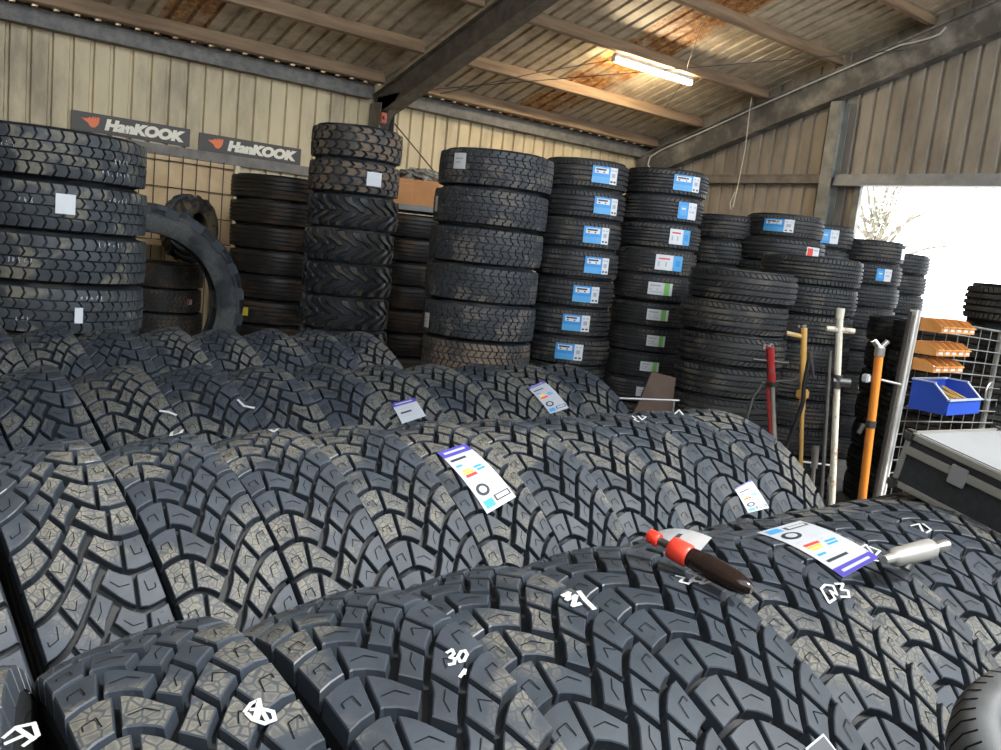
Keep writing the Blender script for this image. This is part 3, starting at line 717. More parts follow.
mb = MB(); mb.box2((XB-.07, DY1-.06, 0), (XB-.005, DY1+.02, DZ)); mb.box2((XB-.07, DY0-.02, 0), (XB-.005, DY0+.06, DZ)); struct('door_1', mb, COLM)

# conduit on gable rafter
PIPE = mat('conduit_grey', (.52, .52, .50), .5)
mb = MB(); pts_ = []
q = [(653, 172), (648, 165), (650, 157), (661, 150), (700, 133), (750, 110), (830, 75), (900, 45), (915, 42), (930, 38), (940, 34), (946, 27)]
for px, py in q: pts_.append(on_x(px, py, XB-.205))
mb.tube(pts_, .011, 8); o = mb.obj('conduit', PIPE); tagp(o, 'thin grey electrical conduit running up the gable rafter', 'conduit')
# hanging cord
mb = MB(); a = on_x(750, 108, XB-.3); mb.tube([a+Vector((0, 0, .14)), a, on_x(745, 150, XB-.28), on_x(738, 185, XB-.26), on_x(733, 207, XB-.26)], .006, 6)
mb.tube([on_x(735, 192, XB-.26), on_x(730, 203, XB-.26), on_x(731, 209, XB-.26)], .006, 6)
o = mb.obj('cord', mat('cord_cream', (.62, .58, .48), .7)); tagp(o, 'pale cord hanging from the rafter in front of the gable wall', 'cord')
# brace wires
WIRE = mat('wire_dark', (.05, .045, .04), .6)
def wire(name, pts, r, lab, m=WIRE): mb = MB(); mb.tube(pts, r, 6); return tagp(mb.obj(name, m), lab, 'wire')
wire('brace_wire', [on_y(425, 90, 8.9), on_y(700, 67, 7.0), on_x(905, 50, XB-.14)], .006, 'thin brace wire crossing below the roof from rafter to rafter')
wire('brace_rod', [on_y(390, 118, 9.55), on_y(433, 170, 9.68)], .009, 'short brace rod running down the cream wall from the column top')
wire('lamp_wire', [on_y(612, 60, 7.6), on_y(540, 72, 7.9), on_y(440, 94, 9.3)], .005, 'thin cable running left from the strip light')
wire('lamp_wire', [on_y(684, 76, 7.6), on_y(700, 30, 6.9), on_y(712, 5, 6.3)], .005, 'thin cable running up from the right end of the strip light')
wire('lamp_wire', [on_y(665, 108, 8.5), on_y(684, 80, 7.66)], .004, 'thin cable hanging below the right end of the strip light')
# insulator on column
mb = MB(); a = on_y(383, 118, YW-.34); mb.box(a, (.09, .06, .13), bev=.012); mb.tube([a+Vector((0, -.03, 0)), a+Vector((0, -.06, 0))], .02, 10); o = mb.obj('isolator_switch', mat('isolator_red', (.30, .06, .03), .5)); tagp(o, 'small faded red box fixed near the top of the steel column', 'switch')

# strip light
a = on_y(615, 60, 7.62); b = on_y(690, 83, 7.62); zz = (a.z+b.z)/2
lt = empty('strip_light', ((a.x+b.x)/2, 7.62, zz), 'lit white fluorescent strip light under the roof', 'light')
mb = MB(); mb.box((0, 0, .05), (b.x-a.x+.04, .07, .045), bev=.006); mb.obj('housing', mat('light_housing', (.6, .6, .58), .5), lt)
mb = MB(); hl = (b.x-a.x)/2; mb.tube([(-hl, 0, 0), (hl, 0, 0)], .028, 12); o = mb.obj('tube', mat('tube_glow', (1, 1, 1), .5, 0, .5, (1, .80, .52), 170), lt); o['label'] = 'glowing white tube'
mb = MB()
for sx in (-1, 1): mb.box((sx*(hl+.015), 0, .01), (.03, .06, .07), bev=.005)
mb.obj('end_cap', mat('end_cap_white', (.7, .7, .68), .5), lt)
mb = MB(); zt = rz(7.62)-zz
for sx in (-.45, .45): mb.tube([(sx, 0, .06), (sx, -.03, zt-.02)], .006, 6)
mb.obj('hanger', WIRE, lt)

# signs
SIGNB = mat('sign_board', (.045, .036, .028), .5); SW = mat('sign_letter_cream', (.75, .70, .58), .5); SO = mat('sign_emblem_orange', (.75, .16, .04), .5)
def sign(x0, x1, zc, h, lab):
    e = empty('sign_board', ((x0+x1)/2, YW-.012, zc), lab, 'sign', 'brand signs on the girt')
    w = x1-x0; mb = MB(); mb.box((0, 0, 0), (w, .012, h), bev=.003); pn = mb.obj('panel', SIGNB, e)
    mb = MB(); s = h/.19; ox = -w*.325; yy = -.0075
    # flame-like wing: sharp left tip, three upswept feathers to the right, rounded belly
    poly = [(-.115, .030), (-.055, .036), (-.035, .055), (-.022, .034), (-.012, .058), (.002, .058), (-.002, .030), (.012, .058), (.028, .058), (.022, .028), (.036, .058), (.058, .058), (.054, .012), (.040, -.022), (.016, -.046), (-.012, -.050), (-.034, -.036), (-.048, -.012), (-.075, .006)]
    mb.prism([(ox+x_*s, yy+.001, z_*s) for x_, z_ in poly], (0, -.003, 0)); mb.obj('emblem', SO, pn)
    # lettering
    cu = bpy.data.curves.new('letters', 'FONT'); cu.body = 'HanKOOK'; cu.size = .115*s; cu.offset = .0085*s; cu.extrude = .002; cu.shear = .18; cu.space_character = 1.02
    to = bpy.data.objects.new('tmp', cu); C.objects.link(to); bpy.context.view_layer.update()
    dg = bpy.context.evaluated_depsgraph_get(); me = bpy.data.meshes.new_from_object(to.evaluated_get(dg)); bpy.data.objects.remove(to)
    xs = [v.co.x for v in me.vertices]; wx = max(xs)-min(xs); k = w*.69/wx
    for v in me.vertices: v.co = Vector((-w*.235+(v.co.x-min(xs))*k, yy-v.co.z, (v.co.y*1.22-.047*s)))
    me.materials.clear(); link('lettering', me, pn, SW)
sign(.200*9.78, .321*9.78, CAMZ+.088*9.78, .190, 'dark brand sign with orange emblem on the wall girt, left one')
sign(.331*9.78, .454*9.78, CAMZ+.0865*9.78, .190, 'dark brand sign with orange emblem on the wall girt, right one')

# plywood panel with wire grid behind tractor tyre
pe = empty('panel_rack', (2.0, YW-.3, 0), 'pale plywood panel behind a dark wire grid below the left sign', 'panel')
PLY = noisy('plywood', (.50, .34, .18), (.62, .46, .27), 3, .7)
def loc(v): return Vector(v)-pe.location
xl, xr = .255*9.5, .372*9.5
mb = MB(); mb.box2(loc((xl-.6, YW-.30, 1.35)), loc((xr, YW-.27, CAMZ+.62))); mb.obj('board', PLY, pe)
mb = MB(); x_ = xl-.6
while x_ < xr: mb.tube([loc((x_, YW-.33, 0)), loc((x_, YW-.33, CAMZ+.64))], .006, 5); x_ += .145
for z_ in (1.35, 1.62, 1.90, 2.17): mb.tube([loc((xl-.6, YW-.34, z_)), loc((xr, YW-.34, z_))], .006, 5)
mb.obj('wire_grid', mat('grid_wire', (.05, .04, .03), .5), pe)
mb = MB(); mb.box2(loc((xr, YW-.36, 0)), loc((xr+.05, YW-.26, CAMZ+.62))); o = mb.obj('post', mat('post_cream', (.55, .48, .34), .6), pe)
mb = MB(); mb.box2(loc((xl-.6, YW-.7, 1.30)), loc((xr, YW-.25, 1.345))); mb.obj('shelf_plank', PLY, pe)
# shelf with boxes
sp = on_d(416, 207, 8.9); se = empty('storage_shelf', (sp.x, sp.y, 0), 'dark steel shelf carrying two orange cartons beside the loader tyres', 'shelf')
rot = math.atan2(-sp.x, sp.y); RZm = Matrix.Rotation(rot, 3, 'Z')
mb = MB(); mb.box((0, 0, sp.z-.03), (.62, 1.0, .05), RZm)
mb.obj('shelf_board', noisy('shelf_grey', (.16, .17, .16), (.24, .25, .23), 6, .5), se)
for sx in (-.31, .31):
    for sy in (-.5, .5):
        mb = MB(); c = RZm @ Vector((sx, sy, 0)); mb.box((c.x, c.y, sp.z/2-.03), (.035, .035, sp.z-.06), RZm); mb.obj('leg', GIRT, se)
CARD = noisy('carton_orange', (.50, .22, .08), (.62, .30, .12), 3, .75)
for k_, (dx, w_) in enumerate(((-.155, .22), (.10, .27))):
    c = RZm @ Vector((dx, -.33, 0)); ce = empty('carton', (sp.x+c.x, sp.y+c.y, sp.z-.004), 'orange-brown carton on the shelf, %s one' % ('left' if k_ == 0 else 'right'), 'box', 'cartons on the shelf', (0, 0, rot+(.0 if k_ == 0 else -.25)))
    hh = .24; mb = MB(); mb.box((0, 0, hh/2), (w_, .25, hh), bev=.004); mb.obj('body', CARD, ce)
    mb = MB(); mb.box((0, -.126, hh*.82), (w_*.98, .003, .01)); mb.box((0, -.05, hh+.002), (w_*.96, .11, .003)); mb.box((0, .07, hh+.002), (w_*.96, .11, .003)); mb.obj('flap', CARD, ce)
# crumpled plastic bag
bm = bmesh.new(); bmesh.ops.create_icosphere(bm, subdivisions=4, radius=1)
for v in bm.verts:
    n_ = sum(math.sin(v.co.x*a+v.co.y*b+v.co.z*c_+a*3) for a, b, c_ in ((7, 5, 9), (13, 3, 8), (4, 15, 11), (19, 9, 2)))
    k_ = 1+.10*n_; v.co = Vector((v.co.x*.21*k_, v.co.y*.12*k_, max(v.co.z, -.7)*.065*k_))
me = bpy.data.meshes.new('bag'); bm.to_mesh(me); bm.free()
c = RZm @ Vector((.02, -.33, 0)); o = link('plastic_bag', me, None, noisy('bag_plastic', (.12, .11, .09), (.40, .37, .31), 14, .25)); o.location = (sp.x+c.x, sp.y+c.y, sp.z+.285); o.rotation_euler.z = rot
tagp(o, 'crumpled dull plastic bag lying on the two cartons', 'bag')

# ---------------------------------------------------------------- jack handles / poles
STEEL = mat('bright_steel', (.65, .65, .66), .3, .9); CHR = mat('dark_steel', (.12, .12, .12), .4, .8)
def paintm(n, c, c2): return noisy(n, c, c2, 18, .45, lo=.55, hi=.68)
def pole_pts(t, b, d0, d1):
    A = on_d(*t, d0); B = on_d(*b, d1); D = (B-A); k = (.12-A.z)/D.z; return A, A+D*k
def jack(t, b, d0, d1, r, m1, lab, deco, ang=0):
    A, Bf = pole_pts(t, b, d0, d1); e = empty('trolley_jack', (Bf.x, Bf.y, 0), lab, 'jack', 'jacks standing behind the tyre rows')
    o = Vector((Bf.x, Bf.y, 0)); Bl = Bf-o; Al = A-o
    deco(e, Al, Bl, r, m1)
    # low chassis with side plates and wheels on the floor
    mb = MB()
    for sy in (-.09, .09): mb.box((.18, sy, .075), (.50, .012, .09), bev=.003)
    mb.box((.05, 0, .10), (.14, .17, .05), bev=.006); mb.box((.40, 0, .13), (.10, .06, .02)); mb.obj('chassis', m1, e).rotation_euler.z = ang
    for sx in (-.02, .40):
        for sy in (-.115, .115): mb = MB(); mb.tube([(sx, sy-.02, .04), (sx, sy+.02, .04)], .04, 14); mb.obj('wheel', CHR, e).rotation_euler.z = ang
    return e
def lerp(a, b, t): return a+(b-a)*t
def d_red(e, A, B, r, m):
    mb = MB(); mb.tube([A, lerp(A, B, .16)], r*1.35, 12); mb.obj('grip', m, e)
    mb = MB(); c = lerp(A, B, .065); side = Vector((.7, -.7, 0)); mb.tube([c-side*.09, c+side*.09], .010, 8); mb.obj('crossbar', CHR, e)
    mb = MB(); mb.tube([A+Vector((0, 0, .0)), A+Vector((.0, 0, .018))], .016, 10); mb.tube([A+side*-.03+Vector((0, 0, -.012)), A+side*-.03+Vector((0, 0, .014))], .010, 8); mb.obj('knob', STEEL, e)
    mb = MB(); mb.tube([lerp(A, B, .16), B], r*.9, 12); o = mb.obj('handle', STEEL, e); o['label'] = 'chrome lower tube'
    mb = MB(); sd = Vector((-.7, .7, 0))*r*1.3; mb.tube([lerp(A, B, .18)+sd, B+sd], r*.6, 10); mb.obj('control_rod', m, e)
    mb = MB(); c = lerp(A, B, .17); mb.tube([c-side*.05, c+Vector((0, 0, .012)), c+side*.10+Vector((0, 0, .03)), c+side*.13+Vector((0, 0, .05))], .008, 6); mb.box(c, (.06, .05, .03), bev=.006); mb.obj('clamp', CHR, e)
def d_yel(e, A, B, r, m):
    mb = MB(); mb.tube([A, lerp(A, B, .32)], r*1.15, 12); mb.tube([lerp(A, B, .32), lerp(A, B, .36), lerp(A, B, .56), lerp(A, B, .60), B], [r, r*.75, r*.75, r*1.1, r*1.1], 12); mb.obj('handle', m, e)
    side = Vector((.7, -.7, 0)); c = lerp(A, B, .035)
    mb = MB(); mb.tube([c, c-side*.085+Vector((0, 0, .01))], r*.9, 10); mb.obj('crossbar', m, e)
    mb = MB(); mb.tube([A, A+Vector((0, 0, .016))], r*.8, 8); mb.tube([A-side*.025, A-side*.025+Vector((0, 0, .012))], .006, 6); mb.obj('knob', STEEL, e)
    mb = MB(); c = lerp(A, B, .09); mb.tube([c+side*.03, c+side*.04+Vector((0, 0, -.04)), c+side*.06+Vector((0, 0, -.10)), c+side*.07+Vector((0, 0, -.13))], [.014, .012, .009, .006], 8); mb.obj('trigger', CHR, e)
    mb = MB(); c = lerp(A, B, .26); mb.box(c, (.05, .05, .05), bev=.008); mb.obj('clamp', m, e)
def d_whi(e, A, B, r, m):
    mb = MB(); mb.tube([A, B], r, 14); mb.obj('handle', m, e)
    side = Vector((.7, -.7, 0)); c = lerp(A, B, .05)
    mb = MB(); mb.tube([c-side*.055, c+side*.065], r*.85, 12); mb.tube([A+Vector((0, 0, -.02)), A+Vector((0, 0, .025))], r*1.25, 10); mb.obj('crossbar', m, e)
    mb = MB(); c = lerp(A, B, .215); mb.tube([c-side*.02, c+side*.055], .02, 10); mb.tube([c+Vector((0, 0, .03)), c-Vector((0, 0, .03))], r*1.35, 12); mb.obj('clamp', CHR, e)
def d_ora(e, A, B, r, m):
    mb = MB(); mb.tube([A, B], r*1.12, 14); mb.obj('handle', m, e)
    side = Vector((.7, -.7, 0))
    mb = MB(); mb.tube([A, A+Vector((0, 0, .035))], r*1.3, 12); mb.tube([A+side*.0+Vector((0, 0, .03)), A-side*.03+Vector((0, 0, .06))], .012, 8); mb.tube([A+Vector((0, 0, .03)), A+side*.025+Vector((0, 0, .065))], .010, 8); mb.obj('valve', STEEL, e)
    mb = MB(); c = lerp(A, B, .08); mb.tube([c+side*.02, c+side*.10+Vector((0, 0, -.01))], .005, 6); mb.box(c-side*.04, (.03, .03, .035), bev=.005); mb.obj('tag', WHITE2, e)
    mb = MB(); c = lerp(A, B, .24); mb.tube([c+Vector((0, 0, .02)), c-Vector((0, 0, .01))], r*1.3, 12); mb.tube([c-side*.03, c-side*.045-Vector((0, 0, .04))], .012, 8); mb.obj('clip', CHR, e)
RP = paintm('red_paint', (.40, .03, .03), (.30, .10, .08)); YP = paintm('yellow_orange_paint', (.62, .36, .10), (.50, .42, .28)); WP = paintm('chipped_cream_paint', (.62, .60, .50), (.30, .13, .07)); OP = paintm('orange_paint', (.70, .23, .03), (.50, .20, .06))
jack((770, 347), (774, 431), 4.6, 4.75, .016, RP, 'red and chrome jack handle, first of the upright handles', d_red)
jack((804, 328), (801, 460), 4.5, 4.55, .0135, YP, 'worn yellow-orange jack handle with a short crossbar', d_yel)
jack((840, 314), (832, 498), 4.0, 4.05, .0145, WP, 'tall chipped cream pole with a crossbar at its top', d_whi, 1.1)
jack((879, 356), (863, 490), 3.85, 3.9, .0155, OP, 'bright orange jack handle beside the cage post', d_ora)
mb = MB(); A = on_d(830, 357, 4.3); B = on_d(822, 490, 4.35); D = B-A; B = A+D*((0-A.z)/D.z); mb.tube([A, B], .009, 8); mb.tube([A, A+Vector((0, 0, .03))], .006, 6); o = mb.obj('steel_rod', mat('rod_grey', (.22, .22, .21), .4, .6)); tagp(o, 'thin grey steel rod standing left of the cream pole', 'rod')
mb = MB(); mb.tube([on_d(x_, y_, 4.4) for x_, y_ in ((809, 360), (804, 385), (803, 402), (797, 420), (790, 438), (784, 452), (780, 480))], .011, 8); A = on_d(780, 480, 4.4); mb.tube([A, Vector((A.x-.05, A.y+.02, .5)), Vector((A.x-.03, A.y, .01))], .011, 8)
o = mb.obj('air_hose', mat('hose_black', (.015, .015, .017), .5)); tagp(o, 'black rubber air hose hanging beside the yellow-orange handle', 'hose')
mb = MB(); mb.tube([on_d(x_, y_, 4.95) for x_, y_ in ((762, 385), (754, 395), (749, 410), (745, 428))]+[Vector((3.95, 2.95, .5)), Vector((3.95, 2.95, .01))], .008, 8)
o = mb.obj('air_hose', mat('hose_grey', (.10, .10, .10), .5)); tagp(o, 'thin grey hose curving down left of the red handle', 'hose')
# steel T bar tool low by the cream pole
A = on_d(816, 446, 4.5); B = on_d(814, 468, 4.5); D = (B-A).normalized(); mb = MB(); Bf = A+D*((0-A.z)/D.z); mb.tube([A, B], .017, 10); mb.tube([B, Bf], .010, 8); c = on_d(813, 463, 4.5); side = Vector((.7, -.7, 0)); mb.tube([c-side*.05, c+side*.09], .006, 6)
o = mb.obj('wheel_wrench', STEEL); tagp(o, 'short bright steel wrench standing low between the handles', 'wrench')
# brown steel plate leaning by green stack
mb = MB(); q = [on_d(652, 372, 5.6), on_d(676, 378, 5.6), on_d(672, 410, 5.6), on_d(634, 410, 5.6)]
dv = (q[3]-q[0]); q[3] = q[0]+Vector((dv.x*3.2, dv.y*3.2, -q[0].z)); dv = q[2]-q[1]; q[2] = q[1]+Vector((dv.x*2.5, dv.y*2.5, -q[1].z))
mb.prism(q, (.02, .025, 0)); o = mb.obj('steel_plate', noisy('brown_plate', (.07, .045, .035), (.12, .08, .06), 5, .6)); tagp(o, 'brown sloping steel plate standing between the stacks', 'plate')
mb = MB(); A = on_d(614, 398, 5.3); B = on_d(640, 399, 5.3); mb.tube([A, B, B+(B-A)*1.5], .008, 6)
for t_ in (0.1, 2.3): c = A+(B-A)*t_; mb.tube([c, Vector((c.x, c.y, 0))], .008, 6)
o = mb.obj('metal_rail', STEEL); tagp(o, 'thin bright metal rail low in front of the brown plate', 'rail')

# ---------------------------------------------------------------- wire cage with bins
GALV = noisy('galvanised', (.26, .27, .265), (.40, .41, .40), 10, .4, .6)
cy0 = 1.93; T0 = on_y(914, 316, cy0); cx0 = T0.x; zt_ = T0.z
cg = empty('wire_cage', (cx0, cy0, 0), 'galvanised wire mesh cage with a pale steel post at the right', 'cage')
def cl_(x, y, z): return (x-cx0, y-cy0, z)
mb = MB(); mb.box2(cl_(cx0-.022, cy0-.02, 0), cl_(cx0+.022, cy0-.012, zt_+.03)); mb.box2(cl_(cx0+.014, cy0-.02, 0), cl_(cx0+.022, cy0+.03, zt_+.03)); mb.box2(cl_(cx0-.005, cy0-.028, 0), cl_(cx0+.005, cy0-.018, zt_+.03)); mb.obj('post', noisy('post_zinc', (.50, .50, .48), (.66, .66, .63), 10, .5), cg)
mb = MB(); mb.box2(cl_(cx0-.036, cy0+.0, 0), cl_(cx0-.024, cy0+.012, zt_+.02)); o = mb.obj('rear_post', CHR, cg); o['label'] = 'dark post beside the pale one'
mb = MB(); X1 = cx0+1.9; z_ = .15
hz = []
while z_ < zt_: mb.tube([cl_(cx0, cy0, z_), cl_(X1, cy0, z_)], .0035, 6); z_ += .062
mb.tube([cl_(cx0, cy0, zt_), cl_(X1, cy0, zt_)], .006, 6)
x_ = cx0+.12
while x_ < X1: mb.tube([cl_(x_, cy0+.005, .1), cl_(x_, cy0+.005, zt_)], .0022, 5); x_ += .12
mb.obj('front_mesh', GALV, cg)
for xx in (X1, cx0+1.0): mb = MB(); mb.box2(cl_(xx-.012, cy0+.01, 0), cl_(xx+.012, cy0+.03, zt_)); mb.obj('post', GALV, cg)
cg.rotation_euler.y = .05; cg.location.x -= .073
OB = noisy('bin_orange', (.55, .22, .05), (.68, .32, .10), 9, .5); BB = mat('bin_blue', (.02, .07, .42), .4)
def bin_row(px, py, n, w, h, dep, lab, m, x_only=None):
    """row of small open-front bins joined side by side, hooked on the mesh"""
    P = on_y(px, py, cy0-.02); e = empty('bin_row', (P.x, P.y-dep/2, P.z-h), lab, 'bin', 'orange bin rows on the cage')
    mb = MB(); t = .003
    for i in range(n):
        x0 = i*w
        mb.box((x0+w/2, dep/2-t, h/2), (w, t, h)); mb.box((x0+w/2, 0, t/2), (w, dep, t))
        for xx in (x0+.001, x0+w-.001): mb.prism([(xx-t/2, dep/2, 0), (xx-t/2, dep/2, h), (xx-t/2, -dep*.1, h*.95), (xx-t/2, -dep/2, h*.5), (xx-t/2, -dep/2, 0)], (t, 0, 0))
        mb.box((x0+w/2, -dep/2, h*.24), (w*.92, t, h*.48)); 
        mb.box((x0+w/2, -dep*.52, h*.44), (w*.9, .012, .006))
    mb.obj('bins', m, e)
    mb = MB(); 
    for i in range(n):
        for q in range(7): 
            c = Vector((i*w+w*rnd.uniform(.25, .75), rnd.uniform(-.25, .3)*dep, h*rnd.uniform(.15, .45))); d_ = Vector((rnd.uniform(-1, 1), rnd.uniform(-1, 1), rnd.uniform(-.3, .3))).normalized()*w*.2; mb.tube([c-d_, c+d_], w*.07, 6)
    o = mb.obj('small_fittings', STEEL, e); o['kind'] = 'stuff'
    for i in range(n):
        mb = MB(); mb.box((i*w+w/2, -dep/2-.003, h*.22), (w*.55, .002, h*.18)); o = mb.obj('label_sticker', WHITE, e)
bin_row(921, 317, 5, .066, .060, .10, 'row of small orange parts bins on the cage, top row', OB)
bin_row(916, 340, 5, .066, .058, .10, 'row of small orange parts bins on the cage, middle row', OB)
bin_row(913, 357, 4, .072, .055, .10, 'row of small orange parts bins on the cage, bottom row just above the blue bin', OB)
P = on_y(909, 378, cy0-.03); e = empty('parts_bin', (P.x+.17, P.y-.09, P.z-.135), 'blue plastic parts bin with an open front on the cage', 'bin')
mb = MB(); w, dp, h, t = .32, .19, .135, .004
mb.box((0, dp/2-.02, h/2), (w, t, h)); mb.box((0, 0, t/2), (w*.94, dp, t))
for sx in (-1, 1): mb.prism([(sx*w/2-t/2, dp/2-.02, 0), (sx*w/2-t/2, dp/2-.02, h), (sx*w/2-t/2, -.02, h), (sx*w/2-t/2, -dp/2, h*.5), (sx*w/2-t/2, -dp/2+.01, 0)], (t, 0, 0))
mb.box((0, -dp/2, h*.25), (w, t, h*.5)); bb_ = mb.obj('body', BB, e)
mb = MB(); mb.box((0, -dp/2-.002, h*.5), (w+.008, .014, .008)); mb.box((0, dp/2-.022, h), (w+.008, .014, .008))
for sx in (-1, 1): mb.box((sx*w/2, .02, h), (.012, .10, .006)); mb.tube([(sx*w/2, -.02, h), (sx*w/2, -dp/2, h*.5)], .005, 6)
o = mb.obj('rim', mat('bin_rim', (.35, .42, .62), .35), bb_)
mb = MB()
for q in range(16): mb.tube([(-.11+q*.014, -.06, .05+rnd.uniform(0, .02)), (-.10+q*.014, .05, .085+rnd.uniform(0, .02))], .0045, 6)
o = mb.obj('brass_rods', mat('rod_brass', (.50, .34, .10), .35, .5), e)
mb = MB(); c = on_y(990, 392, cy0-.03)
mb.tube([c+Vector((.05*math.cos(a), 0, .05*math.sin(a))) for a in [math.radians(q) for q in range(60, 310, 20)]], .005, 6)
mb.tube([c+Vector((.05*math.cos(math.radians(300)), 0, .05*math.sin(math.radians(300)))), c+Vector((.10, 0, -.045))], .005, 6)
o = mb.obj('wire_hook', STEEL); tagp(o, 'curved steel hook hung on the cage mesh right of the blue bin', 'hook')

# ---------------------------------------------------------------- black flight case on the tyre tops
zb = 1.085
P0 = on_z(893, 484, zb); P1 = on_z(1001, 541, zb-.055); ax = (P1-P0).normalized(); Lc = .62
ay = Vector((-ax.y, ax.x, 0)).normalized()
if ay.x < 0: ay = -ay
ca = empty('tool_case', P0, 'black hard case with silver edges and silver lid resting on the tyres', 'case')
Mx = Matrix((ax, ay, ax.cross(ay) if ax.cross(ay).z > 0 else ay.cross(ax))).transposed(); hC = .150; wC = .42
ca.rotation_euler = Mx.to_euler()
BLK = noisy('case_black', (.018, .02, .024), (.03, .033, .038), 60, .45); ALU = mat('case_aluminium', (.34, .335, .31), .42, .5); LID = noisy('case_lid', (.22, .235, .255), (.30, .315, .33), 3, .4, .2)
mb = MB(); mb.box((Lc/2, wC/2, hC*.37), (Lc-.01, wC-.01, hC*.72)); cb = mb.obj('body', BLK, ca)
mb = MB(); mb.box((Lc/2, wC/2, hC*.865), (Lc-.01, wC-.01, hC*.25)); cl2 = mb.obj('lid', BLK, ca)
mb = MB(); mb.box((Lc/2, wC/2, hC+.003), (Lc-.03, wC-.03, .006)); o = mb.obj('lid_panel', LID, cl2); o['label'] = 'silver top panel'
mb = MB()
for y_ in (0, wC):
    for z_, hh in ((.007, .016), (hC-.004, .020), (hC*.70, .022)): mb.box((Lc/2, y_, z_), (Lc, .012, hh), bev=.003)
for x_ in (0, Lc):
    for z_, hh in ((.007, .016), (hC-.004, .020), (hC*.70, .022)): mb.box((x_, wC/2, z_), (.012, wC, hh), bev=.003)
    for y_ in (0, wC): mb.box((x_, y_, hC/2), (.014, .014, hC), bev=.003)
mb.obj('edge_trim', ALU, ca)
for x_ in (0, Lc):
    for y_ in (0, wC):
        for z_ in (.006, hC-.004): mb = MB(); mb.box((x_, y_, z_), (.032, .032, .030), bev=.007); mb.obj('corner_guard', CHR, cb if z_ < .01 else cl2)
for x_ in (.16, .46): mb = MB(); mb.box((x_, -.008, hC*.68), (.045, .008, .05), bev=.002); mb.obj('latch', STEEL, ca)

# ---------------------------------------------------------------- bottle, silver tool, small wheel, card
A = on_z(649, 535, 1.115); B = on_z(752, 590, 1.085); axis = (B-A); Lb = axis.length; ux = axis.normalized()
be = empty('plastic_bottle', (A+B)/2-Vector((0, 0, .0)), 'small clear bottle with red cap and red band, lying on the front row tyres', 'bottle')
def ring_tube(mb, prof):
    pts = [A+axis*t-be.location for t, r in prof]; mb.tube(pts, [r*.82 for t, r in prof], 18)
mb = MB(); ring_tube(mb, [(0, .013), (.01, .016), (.10, .016), (.11, .014)]); o = mb.obj('cap', mat('cap_red', (.75, .04, .02), .35), be)
mb = MB(); ring_tube(mb, [(.11, .009), (.2, .009), (.24, .011)]); mb.obj('neck', CHR, be)
mb = MB(); ring_tube(mb, [(.22, .016), (.24, .025), (.40, .026), (.42, .022)]); o = mb.obj('band', mat('band_red', (.70, .05, .03), .35), be)
GL = mat('bottle_brown_clear', (.035, .02, .018), .12); bsdf(GL).inputs['Transmission Weight'].default_value = .55; bsdf(GL).inputs['IOR'].default_value = 1.35
mb = MB(); ring_tube(mb, [(.42, .021), (.5, .024), (.62, .026), (.85, .024), (.95, .018), (1.0, .008)]); mb.obj('body', GL, be)
A = on_z(884, 560, 1.095); B = on_z(946, 545, 1.11); e = empty('air_tool', (A+B)/2, 'silver cylindrical hand tool lying on the tyres beside the big label', 'tool')
ax_ = B-A; mb = MB(); mb.tube([A+ax_*t-e.location for t in (.0, .12, .16, .72, .78)], [.008, .010, .018, .021, .014], 18); mb.obj('body', mat('tool_silver', (.40, .40, .385), .35, .5), e)
mb = MB(); mb.tube([A+ax_*t-e.location for t in (.78, .84, .9, 1.0)], [.010, .008, .012, .012], 12); mb.obj('nozzle', STEEL, e)
mb = MB(); c = A+ax_*.45-e.location; mb.tube([c, c+Vector((-.02, .0, -.03))], .012, 10); mb.obj('trigger', CHR, e)
# small wheel at the lower right
Pw = on_d(1056, 764, 1.15)
we = empty('small_wheel', Pw, 'small grey wheel with a thin-lined tyre at the lower right corner', 'wheel')
vd = ray(1056, 764).normalized(); axw = (-vd*.80+Vector((.45, -.05, .25))).normalized()
we.rotation_euler = axw.to_track_quat('Z', 'Y').to_euler()
mb = MB(); prof = [(-.035, .060), (-.045, .075), (-.042, .098), (-.028, .110), (0, .114), (.028, .110), (.042, .098), (.045, .080), (.036, .068), (.030, .062)]
lathe(mb, prof, 64, 0, True)
o = mb.obj('tyre', rubber('small_tyre_rubber', (.08, .085, .09), (.2, .2, .2), .2, False, .5), we)
mb = MB()
for i in range(44):
    t = 2*PI*i/44; c, s_ = math.cos(t), math.sin(t); tn = Vector((-s_, c, 0))*.0012; rr_ = [(-.028, .1105), (0, .1145), (.028, .1105), (.042, .0985)]
    vs = []
    for u, r in rr_: p = Vector((r*c, r*s_, u)); vs += [p-tn, p+tn]
    mb.add(vs, [(2*k, 2*k+1, 2*k+3, 2*k+2) for k in range(3)])
mb.obj('tread_line', SIPE, we)
mb = MB(); lathe(mb, [(.034, .070), (.042, .066), (.044, .060), (.036, .056), (.020, .052), (.016, .046), (.024, .040), (.026, .030), (.018, .024), (.030, .018), (.030, .0)], 64, 0, True); lathe(mb, [(-.034, .066), (.0, .052), (.020, .052)], 64, 0, True)
mb.obj('rim', mat('rim_grey', (.16, .16, .165), .45, .2), we)
# framed dark card low between front tyres
mb = MB(); q = [hit(x_, y_, TY[(1, 3)]) for x_, y_ in ((806, 747), (824, 733), (842, 756), (822, 772))]
e = TY[(1, 3)]
mb = MB(); patch_std(mb, e, [(804, 749), (822, 734), (842, 760), (822, 776)], ROWY[1], [(0, 0, 1, 1, 0, 0), (.07, .07, .93, .93, 2, 1)], lift=.003); o = mb.obj('paper_sticker', LM, e); o['label'] = 'small dark card with a white border'

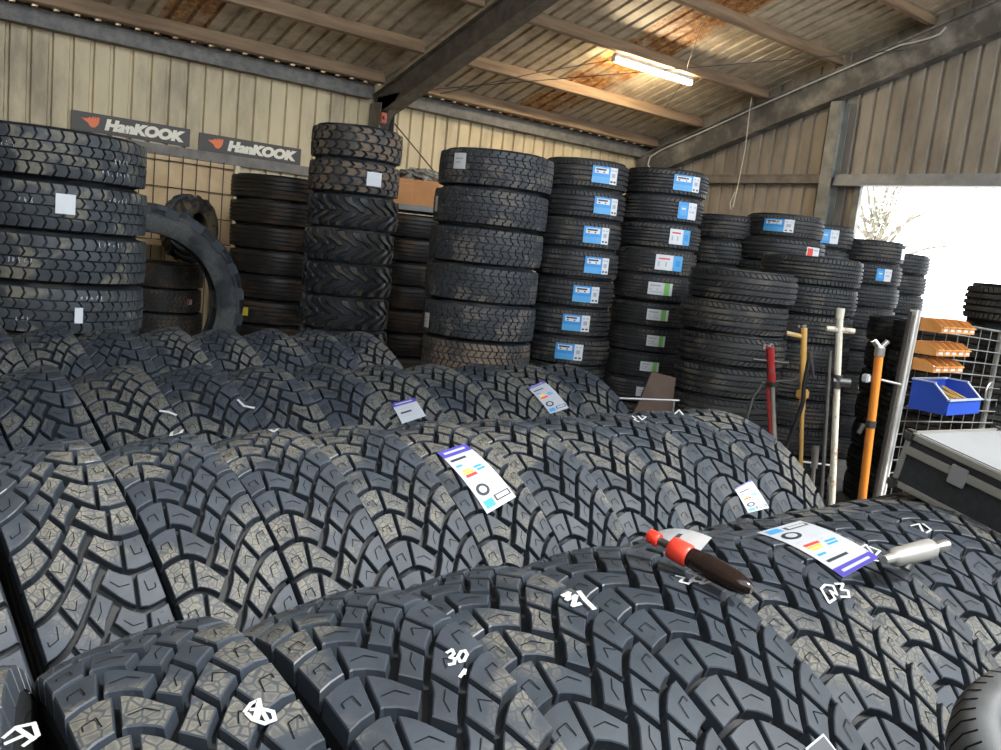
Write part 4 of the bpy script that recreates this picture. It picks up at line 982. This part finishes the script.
# ---------------------------------------------------------------- tree outside
rt = random.Random(5)
def tree(x, y, h, lab):
    e = empty('tree', (x, y, -.16), lab, 'tree')
    mb = MB(); tips = []
    mb.tube([(0, 0, 0), (.1, 0, h*.3), (.0, .1, h*.55)], [.22, .17, .12], 10)
    for i in range(26):
        a = rt.uniform(0, 2*PI); el = rt.uniform(.1, 1.3); l = rt.uniform(1.6, 3.6); z0 = rt.uniform(.35, .6)*h
        d_ = Vector((math.cos(a)*math.cos(el), math.sin(a)*math.cos(el), math.sin(el)))
        b = Vector((0, 0, z0)); m = b+d_*l*.5+Vector((0, 0, .2)); t = b+d_*l
        mb.tube([b, m, t], [.06, .035, .012], 5); tips += [m, t, (m+t)/2]
    mb.obj('trunk', noisy('bark', (.16, .13, .10), (.28, .24, .19), 8, .8), e)
    mb = MB()
    for t in tips:
        for _ in range(46):
            c = t+Vector((rt.gauss(0, .38), rt.gauss(0, .38), rt.gauss(0, .30)))
            a = Vector((rt.uniform(-1, 1), rt.uniform(-1, 1), rt.uniform(-1, 1))).normalized(); b = a.orthogonal().normalized(); s_ = rt.uniform(.04, .08)
            mb.add([c-a*s_, c+b*s_*.5, c+a*s_, c-b*s_*.5], [(0, 1, 2, 3)])
    m = noisy('leaf_washed_out', (.42, .47, .33), (.58, .60, .48), 4, .6); o = mb.obj('foliage', m, e, False)  # washed-out daylight is put into the pale leaf colour
pt_ = on_d(872, 250, 27)
tree(pt_.x, pt_.y, 6.2, 'pale sunlit tree outside the open doorway')

# ================================================================ light
w = bpy.data.worlds.new('world'); S.world = w; w.use_nodes = True
bg = w.node_tree.nodes['Background']; bg.inputs[0].default_value = (.86, .93, 1.0, 1); bg.inputs[1].default_value = 6.0
sun = bpy.data.lights.new('sun', 'SUN'); sun.energy = 6; sun.angle = .05; sun.color = (1, .95, .86)
so = bpy.data.objects.new('sun', sun); C.objects.link(so); so.rotation_euler = (math.radians(35), math.radians(15), 0)
for i, (x, y) in enumerate(((1.5, 7.4), (3.0, 2.0), (7.5, 2.0))):
    le = bpy.data.lights.new('strip', 'AREA'); le.shape = 'RECTANGLE'; le.size = 1.4; le.size_y = .1; le.energy = 35; le.color = (1, .86, .64)
S.view_settings.view_transform = 'Standard'; S.view_settings.look = 'None'; S.view_settings.exposure = 0; S.view_settings.gamma = 1; S.view_settings.use_curve_mapping = False
